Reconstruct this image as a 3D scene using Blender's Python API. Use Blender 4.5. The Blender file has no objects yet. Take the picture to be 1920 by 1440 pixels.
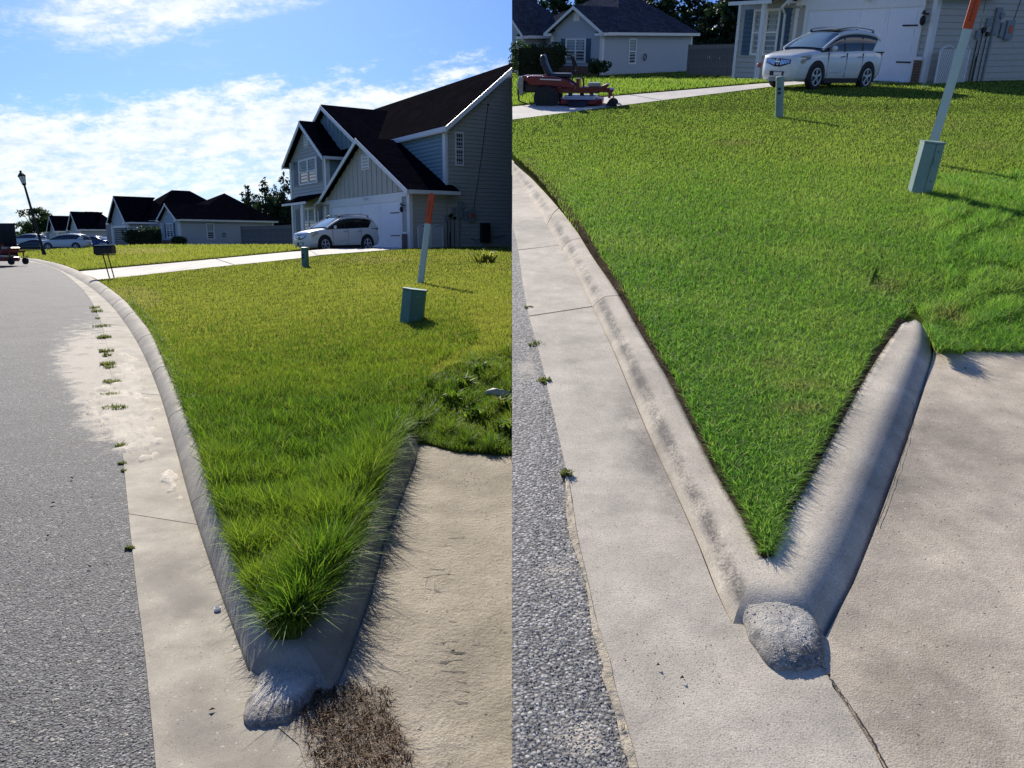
import bpy, bmesh, math, random
import numpy as np
from mathutils import Vector, Matrix
from mathutils.geometry import delaunay_2d_cdt
random.seed(7); RNG = np.random.default_rng(11)
PI = math.pi
# ---------------------------------------------------------------- camera, world, sun, exposure
F = 1480.0                      # focal length in pixels of a 1920 wide picture
EYE = 1.6
def pitch(yh): return math.atan((720 - yh) / F)
PA, PB = pitch(455), pitch(75)
SC = bpy.context.scene
cam_d = bpy.data.cameras.new('camera'); cam = bpy.data.objects.new('camera', cam_d)
SC.collection.objects.link(cam); SC.camera = cam
cam_d.sensor_width = 36; cam_d.lens = 36 * F / 1920; cam_d.clip_start = 0.1; cam_d.clip_end = 6000
cam.location = (0, 0, EYE); cam.rotation_euler = (PI / 2 - PA, 0, 0)
def sun_vec(px, py):            # direction towards the sun
    a, b = (px - 960) / F, -(py - 720) / F
    return Vector((a, math.cos(PA) + b * math.sin(PA), -math.sin(PA) + b * math.cos(PA))).normalized()
SUN = sun_vec(330, -800)
sun_d = bpy.data.lights.new('sun', 'SUN'); sun = bpy.data.objects.new('sun', sun_d)
SC.collection.objects.link(sun); sun_d.energy = 5.0; sun_d.angle = math.radians(0.5); sun_d.color = (1, .93, .82)
sun.rotation_euler = (-SUN).to_track_quat('-Z', 'Y').to_euler()
SC.view_settings.view_transform = 'Standard'; SC.view_settings.look = 'None'
SC.view_settings.exposure = 0.62; SC.view_settings.gamma = 1; SC.view_settings.use_curve_mapping = False
W = bpy.data.worlds.new('World'); SC.world = W; W.use_nodes = True

class NT:
    def __init__(s, t): s.t = t; s.t.nodes.clear()
    def n(s, typ, ins=None, **kw):
        nd = s.t.nodes.new(typ)
        for k, v in kw.items(): setattr(nd, k, v)
        for k, v in (ins or {}).items(): s.put(nd.inputs[k], v)
        return nd
    def put(s, sock, v):
        if isinstance(v, bpy.types.NodeSocket): s.t.links.new(v, sock)
        elif isinstance(v, bpy.types.Node): s.t.links.new(v.outputs[0], sock)
        else:
            if hasattr(sock, 'default_value') and hasattr(sock.default_value, '__len__') and isinstance(v, tuple):
                sock.default_value = v if len(v) == len(sock.default_value) else v + (1,)
            else: sock.default_value = v
    def m(s, op, a, b=0.0, c=None, clamp=False):
        nd = s.n('ShaderNodeMath', operation=op, use_clamp=clamp); s.put(nd.inputs[0], a); s.put(nd.inputs[1], b)
        if c is not None: s.put(nd.inputs[2], c)
        return nd.outputs[0]
    def noise(s, vec, scale, detail=4, rough=.55, dist=0):
        return s.n('ShaderNodeTexNoise', {'Vector': vec, 'Scale': scale, 'Detail': detail, 'Roughness': rough, 'Distortion': dist}).outputs[0]
    def ramp(s, fac, *st):
        nd = s.n('ShaderNodeValToRGB', {'Fac': fac}); e = nd.color_ramp.elements
        while len(e) < len(st): e.new(.5)
        for i, (p, c) in enumerate(st): e[i].position = p; e[i].color = (c + (1,)) if isinstance(c, tuple) else (c, c, c, 1)
        return nd.outputs[0]
    def mix(s, fac, a, b, mode='MIX'):
        nd = s.n('ShaderNodeMix', data_type='RGBA', blend_type=mode); s.put(nd.inputs[0], fac); s.put(nd.inputs[6], a); s.put(nd.inputs[7], b)
        return nd.outputs[2]
    def smooth(s, x, lo, hi):
        nd = s.n('ShaderNodeMapRange', interpolation_type='SMOOTHSTEP'); s.put(nd.inputs[0], x); nd.inputs[1].default_value = lo; nd.inputs[2].default_value = hi
        return nd.outputs[0]
def world_sky():
    T = NT(W.node_tree)
    co = T.n('ShaderNodeTexCoord').outputs['Generated']
    sky = T.n('ShaderNodeTexSky', sky_type='NISHITA', sun_disc=False, sun_elevation=math.asin(SUN.z), sun_rotation=math.atan2(SUN.x, SUN.y), altitude=0, air_density=1.0, dust_density=.6, ozone_density=2.5).outputs[0]
    x = T.n('ShaderNodeSeparateXYZ', {0: co})
    az = T.m('ARCTAN2', x.outputs[0], x.outputs[1]); el = T.m('ARCSINE', x.outputs[2])
    uv = T.n('ShaderNodeCombineXYZ', {0: T.m('MULTIPLY', az, 1.0), 1: T.m('SUBTRACT', T.m('MULTIPLY', el, 3.3), T.m('MULTIPLY', az, .46))}).outputs[0]
    uv2 = T.n('ShaderNodeCombineXYZ', {0: az, 1: T.m('MULTIPLY', el, 1.8), 2: .3}).outputs[0]
    big = T.noise(uv, 5.0, 6, .55, .1); streak = T.noise(uv, 18, 9, .66, .12); rip = T.noise(uv2, 75, 5, .65, .15)
    nz = T.m('ADD', T.m('MULTIPLY', big, .42), T.m('ADD', T.m('MULTIPLY', streak, .36), T.m('MULTIPLY', rip, .18)))
    # the long cloud bank that climbs to the right, thinning towards the horizon
    edge = T.m('ADD', T.m('MULTIPLY', az, .125), .222)
    d = T.m('SUBTRACT', edge, el)
    bank = T.m('MULTIPLY', T.smooth(T.m('ADD', d, T.m('MULTIPLY', T.m('SUBTRACT', nz, .52), .22)), -.006, .03), T.smooth(T.m('ADD', nz, T.m('MULTIPLY', T.m('SUBTRACT', .07, T.m('ABSOLUTE', T.m('SUBTRACT', d, .05))), 1.5)), .36, .56))
    # the rippled patch above it
    dx = T.m('DIVIDE', T.m('ADD', az, .37), .23); dy = T.m('DIVIDE', T.m('SUBTRACT', T.m('SUBTRACT', el, .262), T.m('MULTIPLY', T.m('ADD', az, .37), .26)), .058)
    r = T.m('SQRT', T.m('ADD', T.m('MULTIPLY', dx, dx), T.m('MULTIPLY', dy, dy)))
    patch = T.smooth(T.m('ADD', T.m('SUBTRACT', 1.0, r), T.m('MULTIPLY', T.m('SUBTRACT', nz, .5), 2.6)), .05, .75)
    # high thin cloud over the rest of the sky
    thin = T.m('MULTIPLY', T.smooth(nz, .5, .8), .45)
    cl = T.m('MAXIMUM', T.m('MAXIMUM', bank, patch), thin, clamp=True)
    bright = T.mix(T.smooth(T.m('ADD', T.m('MULTIPLY', streak, .6), T.m('MULTIPLY', rip, .4)), .36, .6), (4.6, 5.5, 6.4), (6.9, 7.1, 7.0))
    colr = T.mix(T.m('MULTIPLY', cl, .93), T.mix(1.0, sky, (.30, .45, .80), 'MULTIPLY'), bright)
    bg = T.n('ShaderNodeBackground', {'Color': colr, 'Strength': .1})
    T.n('ShaderNodeOutputWorld', {0: bg})
world_sky()

# ---------------------------------------------------------------- two views of the same corner
# frame A: the street before the trim. frame B: the same corner on its slope, after the trim, right of it.
def cam_rot(p): return Matrix.Translation((0, 0, EYE)) @ Matrix.Rotation(-p, 4, 'X')
class Frame:
    def __init__(s, p, side):
        s.p = p; s.side = side
        s.M = cam_rot(PA) @ cam_rot(p).inverted()
    def ray(s, px, py):
        a = (np.asarray(px, float) - 960) / F; b = -(np.asarray(py, float) - 720) / F
        c, q = math.cos(s.p), math.sin(s.p)
        return a, c + b * q, -q + b * c
    def g(s, px, py, hf):        # where a line of sight meets the surface z = hf(x, y)
        px = np.atleast_1d(np.asarray(px, float)); py = np.atleast_1d(np.asarray(py, float))
        dx, dy, dz = s.ray(px, py)
        lo = np.full(px.shape, .3); hi = np.full(px.shape, 1500.0)
        for _ in range(46):
            m = (lo + hi) / 2 if _ > 8 else np.sqrt(lo * hi)
            below = (EYE + dz * m) < hf(dx * m, dy * m)
            hi = np.where(below, m, hi); lo = np.where(below, lo, m)
        t = (lo + hi) / 2
        return np.stack([dx * t, dy * t, hf(dx * t, dy * t)], -1)
    def at(s, px, py, ppm):      # the point on a line of sight where a metre is ppm pixels
        dx, dy, dz = s.ray(px, py); t = F / ppm
        return Vector((dx * t, dy * t, EYE + dz * t))
    def pix(s, P):
        v = np.asarray(P) - np.array([0, 0, EYE]); c, q = math.cos(s.p), math.sin(s.p)
        zc = v[..., 1] * c - v[..., 2] * q; yc = v[..., 1] * q + v[..., 2] * c
        return 960 + F * v[..., 0] / zc, 720 - F * yc / zc
A = Frame(PA, -1); B = Frame(PB, 1)
sst = lambda t, a, b: (lambda u: u * u * (3 - 2 * u))(np.clip((t - a) / (b - a), 0, 1))
CURB_H = .09
def low_corner(x, y, xe, ye):   # the lawn comes down to the pad beyond the end of the curb spur
    return 1 - sst(x, xe - .02, xe + .18) * (1 - sst(y, ye + .2, ye + 1.6))
def roadA(x, y): return 1.1 * (1 - np.exp(-np.maximum(y, 0) / 45))
def curbA(x, y): return roadA(x, y) + CURB_H
def lawnA(x, y):
    cx = np.interp(y, [0, 3, 8, 15, 25, 40, 70], [-.9, -1.2, -3.2, -7, -13, -24, -40])
    return roadA(x, y) + CURB_H * low_corner(x, y, -.80, 5.9) + .42 * sst(y, 3.5, 12) * sst(x - cx, .2, 5) + .22 * sst(y, 20, 36) * (1 - sst(y, 44, 80)) * sst(x - cx, .2, 9) + .012 * np.sin(x * 2.1 + .4 * y) * sst(y, 3.5, 6) * (1 - sst(y, 9, 13))
CURB_B = .062
def roadB(x, y): return -.95 * sst(y, 28, 54)
def curbB(x, y): return roadB(x, y) + CURB_B
def lawnB(x, y): return roadB(x, y) + CURB_B * low_corner(x, y, 2.38, 4.4) + .12 * sst(y, 4, 12) + .13 * sst(y, 18, 26) + .004 * np.sin(x * 2.1 + .4 * y) * sst(y, 3, 5) * (1 - sst(y, 8, 12))

# ---------------------------------------------------------------- object helpers
COL = SC.collection
def setp(o, label=None, cat=None, group=None, kind=None):
    if label: o['label'] = label
    if cat: o['category'] = cat
    if group: o['group'] = group
    if kind: o['kind'] = kind
    return o
def link(name, me, fr=None, parent=None, M=None):
    o = bpy.data.objects.new(name, me); COL.objects.link(o)
    if parent is not None:
        o.parent = parent
        if M is not None: o.matrix_basis = M
    else:
        o.matrix_world = (fr.M if fr else Matrix()) @ (M or Matrix())
    return o
def empty(name, fr, loc, rz=0, label=None, cat=None, group=None, kind=None, tilt=None, sc=None):
    o = bpy.data.objects.new(name, None); COL.objects.link(o); o.empty_display_size = .2
    M = Matrix.Translation(loc)
    if tilt: M = M @ tilt
    M = M @ Matrix.Rotation(rz, 4, 'Z')
    if sc: M = M @ Matrix.Diagonal((sc[0], sc[1], sc[2], 1))
    o.matrix_world = fr.M @ M
    return setp(o, label, cat, group, kind)
def mesh_np(name, V, Fs, mat, smooth=False, attrs=None, flat_from=None):
    me = bpy.data.meshes.new(name); V = np.asarray(V, np.float32)
    me.vertices.add(len(V)); me.vertices.foreach_set('co', V.ravel())
    if isinstance(Fs, np.ndarray): tot = np.full(len(Fs), Fs.shape[1], np.int32); idx = Fs.ravel().astype(np.int32)
    else: tot = np.array([len(f) for f in Fs], np.int32); idx = np.array([i for f in Fs for i in f], np.int32)
    me.loops.add(len(idx)); me.loops.foreach_set('vertex_index', idx)
    st = np.concatenate([[0], np.cumsum(tot)[:-1]]).astype(np.int32)
    me.polygons.add(len(tot)); me.polygons.foreach_set('loop_start', st); me.polygons.foreach_set('loop_total', tot)
    sm = np.full(len(tot), bool(smooth)); 
    if flat_from is not None: sm[flat_from:] = False
    me.polygons.foreach_set('use_smooth', sm)
    me.update(calc_edges=True)
    for k, v in (attrs or {}).items():
        a = me.attributes.new(k, 'FLOAT', 'POINT'); a.data.foreach_set('value', np.asarray(v, np.float32))
    me.materials.append(mat); me.validate(); return me
class MB:                         # collects simple solids into one mesh
    def __init__(s): s.v = []; s.f = []
    def add(s, vs, fs):
        n = len(s.v); s.v += [tuple(v) for v in vs]; s.f += [tuple(i + n for i in f) for f in fs]; return s
    def box(s, x0, x1, y0, y1, z0, z1, M=None):
        vs = [Vector((x, y, z)) for z in (z0, z1) for y in (y0, y1) for x in (x0, x1)]
        if M: vs = [M @ v for v in vs]
        return s.add(vs, [(0, 2, 3, 1), (4, 5, 7, 6), (0, 1, 5, 4), (2, 6, 7, 3), (0, 4, 6, 2), (1, 3, 7, 5)])
    def tube(s, pts, r, n=8, cap=True):
        pts = [Vector(p) for p in pts]; rs = r if isinstance(r, (list, tuple)) else [r] * len(pts); vs = []; fs = []
        for i, p in enumerate(pts):
            d = (pts[min(i + 1, len(pts) - 1)] - pts[max(i - 1, 0)]).normalized()
            u = d.cross(Vector((0, 0, 1)) if abs(d.z) < .9 else Vector((1, 0, 0))).normalized(); w = d.cross(u)
            for k in range(n):
                a = 2 * PI * k / n; vs.append(p + (u * math.cos(a) + w * math.sin(a)) * rs[i])
        for i in range(len(pts) - 1):
            for k in range(n): fs.append((i * n + k, i * n + (k + 1) % n, (i + 1) * n + (k + 1) % n, (i + 1) * n + k))
        if cap: fs += [tuple(range(n - 1, -1, -1)), tuple((len(pts) - 1) * n + k for k in range(n))]
        return s.add(vs, fs)
    def prism(s, poly, d, M=None):   # polygon (3D points) extruded by vector d
        n = len(poly); poly = [Vector(p) for p in poly]; d = Vector(d); vs = poly + [p + d for p in poly]
        if M: vs = [M @ v for v in vs]
        return s.add(vs, [tuple(range(n))[::-1], tuple(range(n, 2 * n))] + [(i, (i + 1) % n, n + (i + 1) % n, n + i) for i in range(n)])
    def ball(s, c, r, nu=10, nv=7, amp=0):
        c = Vector(c); r = Vector(r) if hasattr(r, '__len__') else Vector((r, r, r)); vs = [c - Vector((0, 0, r.z))]
        for j in range(1, nv):
            t = PI * j / nv
            for i in range(nu):
                p = 2 * PI * i / nu; k = 1 + amp * (random.random() - .5)
                vs.append(c + Vector((r.x * math.sin(t) * math.cos(p) * k, r.y * math.sin(t) * math.sin(p) * k, -r.z * math.cos(t) * k)))
        vs.append(c + Vector((0, 0, r.z))); fs = [(0, 1 + (i + 1) % nu, 1 + i) for i in range(nu)]
        for j in range(nv - 2):
            b = 1 + j * nu
            fs += [(b + i, b + (i + 1) % nu, b + nu + (i + 1) % nu, b + nu + i) for i in range(nu)]
        b = 1 + (nv - 2) * nu; fs += [(b + i, b + (i + 1) % nu, len(vs) - 1) for i in range(nu)]
        return s.add(vs, fs)
    def mesh(s, name, mat, smooth=False):
        me = mesh_np(name, [tuple(v) for v in s.v], s.f, mat, smooth)
        bm = bmesh.new(); bm.from_mesh(me); bmesh.ops.recalc_face_normals(bm, faces=bm.faces); bm.to_mesh(me); bm.free(); return me
    def build(s, name, mat, parent=None, fr=None, M=None, smooth=False, label=None, kind=None):
        o = link(name, s.mesh(name, mat, smooth), fr, parent, M); return setp(o, label, kind=kind)
def bevel(o, w=.01, seg=2):
    m = o.modifiers.new('bevel', 'BEVEL'); m.width = w; m.segments = seg; m.limit_method = 'ANGLE'; return o
def cut_at_seam(o, side):        # a building that runs past the end of its plot is built only up to it
    bpy.context.view_layer.update()
    Mi = o.matrix_world.inverted(); co = Mi @ Vector((0, 0, 0)); no = (Mi.to_3x3() @ Vector((1, 0, 0))) 
    no = (o.matrix_world.to_3x3().transposed() @ Vector((1, 0, 0))).normalized()
    if o.type != 'MESH': return
    me = o.data.copy(); o.data = me; bm = bmesh.new(); bm.from_mesh(me)
    bmesh.ops.bisect_plane(bm, geom=bm.verts[:] + bm.edges[:] + bm.faces[:], plane_co=co, plane_no=no, clear_outer=side < 0, clear_inner=side > 0)
    if not len(bm.faces): bm.free(); bpy.data.objects.remove(o); return
    bm.to_mesh(me); bm.free()

# ---------------------------------------------------------------- materials
def mat(name, fn):
    m = bpy.data.materials.new(name); m.use_nodes = True; T = NT(m.node_tree)
    sh = fn(T, T.n('ShaderNodeTexCoord').outputs['Object']); T.n('ShaderNodeOutputMaterial', {0: sh}); return m
def pbr(T, col, rough=.8, bump=None, bd=.01, **kw):
    ins = {'Base Color': col, 'Roughness': rough}; ins.update(kw)
    if bump is not None: ins['Normal'] = T.n('ShaderNodeBump', {'Height': bump, 'Distance': bd, 'Strength': 1.0})
    return T.n('ShaderNodeBsdfPrincipled', ins).outputs[0]
def plain(name, c, rough=.6, metal=0, var=.12, scale=6, **kw):
    def fn(T, co):
        n = T.noise(co, scale, 5); d = tuple(v * (1 - var) for v in c); e = tuple(min(1, v * (1 + var)) for v in c)
        return pbr(T, T.ramp(n, (.3, d), (.7, e)), rough, Metallic=metal, **kw)
    return mat(name, fn)
def asphalt(name, base, sand=0.0, bd=.0055):
    def fn(T, co):
        v = T.n('ShaderNodeTexVoronoi', {'Vector': co, 'Scale': 105.0, 'Randomness': 1.0}); v2 = T.n('ShaderNodeTexVoronoi', {'Vector': co, 'Scale': 46.0})
        r = T.n('ShaderNodeSeparateColor', {0: v.outputs['Color']}); r2 = T.n('ShaderNodeSeparateColor', {0: v2.outputs['Color']})
        c = T.ramp(r.outputs[0], (0, tuple(b * .5 for b in base)), (.45, tuple(b * .9 for b in base)), (.8, tuple(b * 1.3 for b in base)), (1, tuple(b * 2.1 for b in base)))
        st = T.m('MULTIPLY', T.m('GREATER_THAN', r2.outputs[1], .92), T.m('LESS_THAN', v2.outputs[0], .42))
        c = T.mix(T.m('MULTIPLY', st, .8), c, (.42, .39, .33)); big = T.noise(co, 1.3, 5)
        c = T.mix(.6, c, T.ramp(big, (.3, .72), (.7, 1.2)), 'MULTIPLY')
        gr = T.m('MULTIPLY', T.smooth(v.outputs[0], .75, .4), 1.0)
        c = T.mix(T.m('MULTIPLY', T.m('SUBTRACT', 1.0, gr), .7), c, tuple(b * .25 for b in base))
        if sand:
            a = T.n('ShaderNodeAttribute', attribute_name='dust').outputs['Fac']
            n = T.noise(co, 4, 9, .78, .5); f = T.smooth(T.m('ADD', a, T.m('MULTIPLY', T.m('SUBTRACT', n, .5), 2.6)), .42, .95)
            c = T.mix(T.m('MULTIPLY', f, .9), c, T.mix(T.noise(co, 150, 2), (.36, .32, .25), (.52, .47, .38)))
        h = T.m('ADD', T.m('MULTIPLY', T.m('SUBTRACT', 1.0, v.outputs[0]), 1.0), T.m('MULTIPLY', T.noise(co, 30, 3), .7))
        return pbr(T, c, .85, h, bd)
    return mat(name, fn)
def concrete(name, c0, c1, dark=(.16, .15, .13), spk=.5, stain=.5, bd=.002, dirt=True):
    def fn(T, co):
        n = T.noise(co, 2.2, 7, .62); c = T.ramp(n, (.32, c0), (.62, c1)); f = T.noise(co, 190, 3, .6)
        c = T.mix(.55, c, T.ramp(f, (.3, .62), (.7, 1.3)), 'MULTIPLY')
        s = T.smooth(T.noise(co, 1.1, 5, .6, .4), .5, .66); c = T.mix(T.m('MULTIPLY', s, stain * .6), c, dark)
        v = T.n('ShaderNodeTexVoronoi', {'Vector': co, 'Scale': 60.0}); r = T.n('ShaderNodeSeparateColor', {0: v.outputs['Color']})
        dk = T.m('MULTIPLY', T.m('GREATER_THAN', r.outputs[0], .93), T.m('LESS_THAN', v.outputs[0], .22)); c = T.mix(T.m('MULTIPLY', dk, spk), c, (.05, .045, .04))
        lt = T.m('MULTIPLY', T.m('GREATER_THAN', r.outputs[1], .93), T.m('LESS_THAN', v.outputs[0], .25)); c = T.mix(T.m('MULTIPLY', lt, spk), c, (.62, .58, .52))
        if dirt:
            a = T.n('ShaderNodeAttribute', attribute_name='grime_shade').outputs['Fac']
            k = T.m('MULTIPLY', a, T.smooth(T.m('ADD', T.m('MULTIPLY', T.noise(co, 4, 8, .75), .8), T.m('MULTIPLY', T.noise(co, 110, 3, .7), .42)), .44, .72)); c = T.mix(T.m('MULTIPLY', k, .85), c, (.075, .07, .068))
        po = T.n('ShaderNodeTexVoronoi', {'Vector': co, 'Scale': 150.0}); pr = T.n('ShaderNodeSeparateColor', {0: po.outputs['Color']})
        pm = T.m('MULTIPLY', T.m('GREATER_THAN', pr.outputs[2], .72), T.m('LESS_THAN', po.outputs[0], .3)); c = T.mix(T.m('MULTIPLY', pm, .45), c, (.10, .09, .075))
        w = T.noise(co, .55, 6, .7, .6); c = T.mix(.75, c, T.ramp(w, (.33, (.70, .69, .68)), (.5, (1.0, .985, .96)), (.68, (1.16, 1.12, 1.04))), 'MULTIPLY')
        w2 = T.noise(co, 7, 5, .7); c = T.mix(.5, c, T.ramp(w2, (.34, .78), (.66, 1.18)), 'MULTIPLY')
        h = T.m('ADD', T.m('MULTIPLY', f, .6), T.m('MULTIPLY', T.noise(co, 45, 4), .35))
        return pbr(T, c, .9, h, bd)
    return mat(name, fn)
def sandy(name, c0, c1, bd=.012, scale=1.0):
    def fn(T, co):
        n = T.noise(co, 3 * scale, 7, .6); f = T.noise(co, 120, 4, .7); c = T.mix(.5, T.ramp(n, (.3, c0), (.66, c1)), T.ramp(f, (.3, .6), (.7, 1.3)), 'MULTIPLY')
        v = T.n('ShaderNodeTexVoronoi', {'Vector': co, 'Scale': 48.0}); r = T.n('ShaderNodeSeparateColor', {0: v.outputs['Color']})
        dk = T.m('MULTIPLY', T.m('GREATER_THAN', r.outputs[0], .9), T.m('LESS_THAN', v.outputs[0], .25)); c = T.mix(T.m('MULTIPLY', dk, .7), c, (.07, .055, .04))
        h = T.m('ADD', T.m('MULTIPLY', T.noise(co, 42, 7, .72), 1.0), T.m('MULTIPLY', f, .35)); return pbr(T, c, .95, h, bd)
    return mat(name, fn)
def grass(name, cols, dry, trans=.45, dryamt=.12, patch=.8):
    def fn(T, co):
        r = T.n('ShaderNodeAttribute', attribute_name='rnd').outputs['Fac']; t = T.n('ShaderNodeAttribute', attribute_name='tip').outputs['Fac']
        c = T.ramp(r, (0, cols[0]), (.5, cols[1]), (1, cols[2])); p = T.noise(co, patch, 4, .6)
        c = T.mix(T.smooth(p, .42, .7), c, T.mix(.5, c, cols[3])); c = T.mix(T.m('MULTIPLY', T.m('GREATER_THAN', r, 1 - dryamt), .75), c, dry)
        pd = T.n('ShaderNodeAttribute', attribute_name='bare').outputs['Fac']; c = T.mix(T.m('MULTIPLY', pd, .75), c, dry)
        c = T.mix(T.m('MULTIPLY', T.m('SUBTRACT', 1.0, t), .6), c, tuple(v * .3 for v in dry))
        a = pbr(T, c, .6, **{'Specular IOR Level': .22}); tr = T.n('ShaderNodeBsdfTranslucent', {'Color': T.mix(1.0, c, (1.25, 1.3, .8), 'MULTIPLY')})
        return T.n('ShaderNodeMixShader', {0: trans, 1: a, 2: tr}).outputs[0]
    return mat(name, fn)
def glassy(name, c, rough=.06): return mat(name, lambda T, co: pbr(T, c, rough, **{'Specular IOR Level': .9}))
def soilm(name, c0, c1):
    return mat(name, lambda T, co: pbr(T, T.ramp(T.noise(co, 9, 6, .65), (.3, c0), (.7, c1)), 1.0, **{'Specular IOR Level': 0.0}))
def roofm(name, c):
    def fn(T, co):
        b = T.n('ShaderNodeTexBrick', {'Vector': co, 'Color1': tuple(v * .75 for v in c), 'Color2': tuple(v * 1.3 for v in c), 'Mortar': tuple(v * .5 for v in c), 'Scale': 1.0, 'Mortar Size': .012, 'Brick Width': .3, 'Row Height': .14})
        n = T.noise(co, 1.2, 6, .6); return pbr(T, T.mix(.6, b.outputs[0], T.ramp(n, (.3, .7), (.7, 1.35)), 'MULTIPLY'), 1.0, b.outputs[1], .01, **{'Specular IOR Level': 0.0})
    return mat(name, fn)
M = dict(
 asphA=asphalt('asphalt_worn', (.135, .133, .127), 1), asphB=asphalt('asphalt_blue_grey', (.27, .26, .24), .8, .003),
 conA=concrete('gutter_concrete', (.27, .245, .195), (.42, .385, .31), stain=.9), curbA=concrete('curb_concrete', (.30, .275, .225), (.44, .405, .335), stain=.7),
 conB=concrete('pale_gutter_concrete', (.42, .38, .31), (.60, .545, .445), dark=(.25, .225, .19), stain=.8), curbB=concrete('pale_curb_concrete', (.47, .42, .335), (.64, .575, .46), dark=(.32, .28, .23), stain=.4),
 driveA=concrete('driveway_concrete', (.48, .46, .42), (.60, .575, .52), stain=.3), padB=concrete('tan_pad_concrete', (.36, .31, .235), (.62, .54, .42), dark=(.24, .21, .17), spk=.8, stain=.9, bd=.0032),
 bulb=concrete('exposed_aggregate', (.36, .34, .29), (.56, .53, .46), dark=(.26, .24, .21), spk=1.0, stain=.5, bd=.006),
 sand=sandy('drifted_sand', (.46, .41, .33), (.64, .58, .47)), sand2=sandy('sandy_grit', (.27, .235, .18), (.46, .405, .315), .016), strip=sandy('joint_sand', (.45, .38, .26), (.62, .54, .40), .01),
 soil=soilm('lawn_soil', (.035, .055, .012), (.075, .095, .02)), dirt=soilm('dark_dirt', (.035, .025, .018), (.11, .08, .05)),
 grA=grass('long_grass', ((.015, .05, .008), (.08, .20, .015), (.24, .38, .03), (.30, .40, .04)), (.34, .30, .12), .42, .04),
 grA2=grass('far_lawn_grass', ((.19, .25, .04), (.29, .35, .05), (.40, .44, .07), (.44, .43, .10)), (.46, .40, .20), .5, .08, .25),
 grB=grass('mown_grass', ((.05, .17, .025), (.15, .38, .045), (.31, .56, .09), (.42, .58, .13)), (.38, .33, .16), .5, .07, .9),
 grB2=grass('mown_far_grass', ((.11, .25, .03), (.22, .39, .05), (.35, .51, .08), (.42, .53, .11)), (.34, .32, .15), .5, .05, .3),
 thatch=grass('dead_thatch', ((.018, .007, .003), (.06, .026, .010), (.12, .055, .02), (.15, .075, .03)), (.34, .21, .10), .15, .15),
 root=grass('cut_turf_edge', ((.03, .018, .01), (.06, .035, .02), (.11, .07, .035), (.08, .05, .03)), (.2, .13, .07), .1, .1),
 side=plain('greige_vinyl', (.44, .42, .37), .55, var=.05), sideB=plain('blue_grey_vinyl', (.40, .44, .48), .55, var=.05), side2=plain('tan_vinyl', (.47, .44, .37), .55, var=.05), side_shade=plain('shade_tinted_vinyl', (.20, .29, .31), .55, var=.06),  # teal tone: siding of the shaded front walls, shade painted into its colour
 trim=plain('white_trim', (.76, .76, .74), .45, var=.04), gdoor=plain('white_garage_door', (.78, .80, .84), .4, var=.03), shut=plain('blue_shutter', (.035, .09, .15), .5),
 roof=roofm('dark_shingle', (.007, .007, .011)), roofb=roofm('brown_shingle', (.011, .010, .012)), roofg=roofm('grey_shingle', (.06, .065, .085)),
 glass=glassy('window_glass', (.05, .07, .085)), carglass=glassy('tinted_glass', (.012, .014, .02)), wind=glassy('windscreen_glass', (.16, .25, .31)),
 curtain=plain('pale_curtain', (.30, .36, .36), .8), brick=plain('brown_brick', (.17, .095, .065), .9, var=.35, scale=14), mortar=plain('mortar', (.32, .29, .25), .9),
 white=plain('pearl_white_paint', (.74, .75, .72), .22, var=.02, **{'Coat Weight': .6, 'Coat Roughness': .05}), silverblue=plain('silver_paint', (.55, .62, .66), .25, var=.03),
 grey=plain('dark_grey_paint', (.03, .045, .055), .22, var=.05), blue=plain('blue_paint', (.01, .07, .26), .25), black=plain('black_plastic', (.012, .012, .014), .55), rubber=plain('tyre_rubber', (.018, .018, .02), .85),
 chrome=plain('chrome', (.75, .77, .8), .14, 1), alloy=plain('alloy_rim', (.62, .64, .67), .3, .35), lamp=glassy('headlight_lens', (.42, .40, .34), .12), redl=plain('tail_light', (.28, .01, .015), .15), amber=plain('amber_lens', (.5, .28, .1), .3),
 red=plain('red_mower_paint', (.15, .006, .014), .3, var=.1), vinylseat=plain('black_seat_vinyl', (.012, .014, .018), .38), metal=plain('grey_metal', (.28, .29, .30), .4, .7), iron=plain('dark_iron', (.014, .013, .013), .5, .3),
 box=plain('green_pedestal_paint', (.10, .215, .175), .5, var=.12), boxB=plain('sage_pedestal_paint', (.24, .34, .30), .5, var=.1), post=plain('marker_white', (.62, .70, .66), .45, var=.05), orange=plain('marker_orange', (.70, .085, .015), .45, var=.05), ink=plain('marker_ink', (.09, .012, .01), .6),
 wood=plain('weathered_fence_wood', (.155, .155, .15), .9, var=.35, scale=5), bark=plain('bark', (.06, .045, .035), .95, var=.3), meter=plain('meter_grey', (.22, .25, .27), .5), rock=plain('pale_rock', (.58, .54, .46), .9, var=.25, scale=20),
 peb=plain('pale_pebbles', (.50, .46, .39), .8, var=.4, scale=60), pebd=plain('dark_pebbles', (.05, .045, .04), .8, var=.4, scale=60),
 leaf=grass('dark_foliage', ((.012, .032, .012), (.025, .055, .018), (.05, .09, .025), (.04, .07, .02)), (.08, .07, .03), .3, .03), needle=grass('pine_needles', ((.008, .022, .012), (.018, .042, .02), (.04, .07, .028), (.03, .055, .02)), (.06, .05, .03), .25, .02),
 weed=grass('weed_green', ((.08, .15, .02), (.14, .22, .03), (.22, .30, .04), (.25, .28, .06)), (.30, .24, .11), .4, .3), lens=plain('milky_lamp_glass', (.72, .74, .72), .3), stop=plain('red_marker_disc', (.30, .05, .04), .5), hosem=plain('dark_hose', (.02, .03, .035), .6), crack=plain('crack_dark', (.03, .027, .025), .95))

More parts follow.
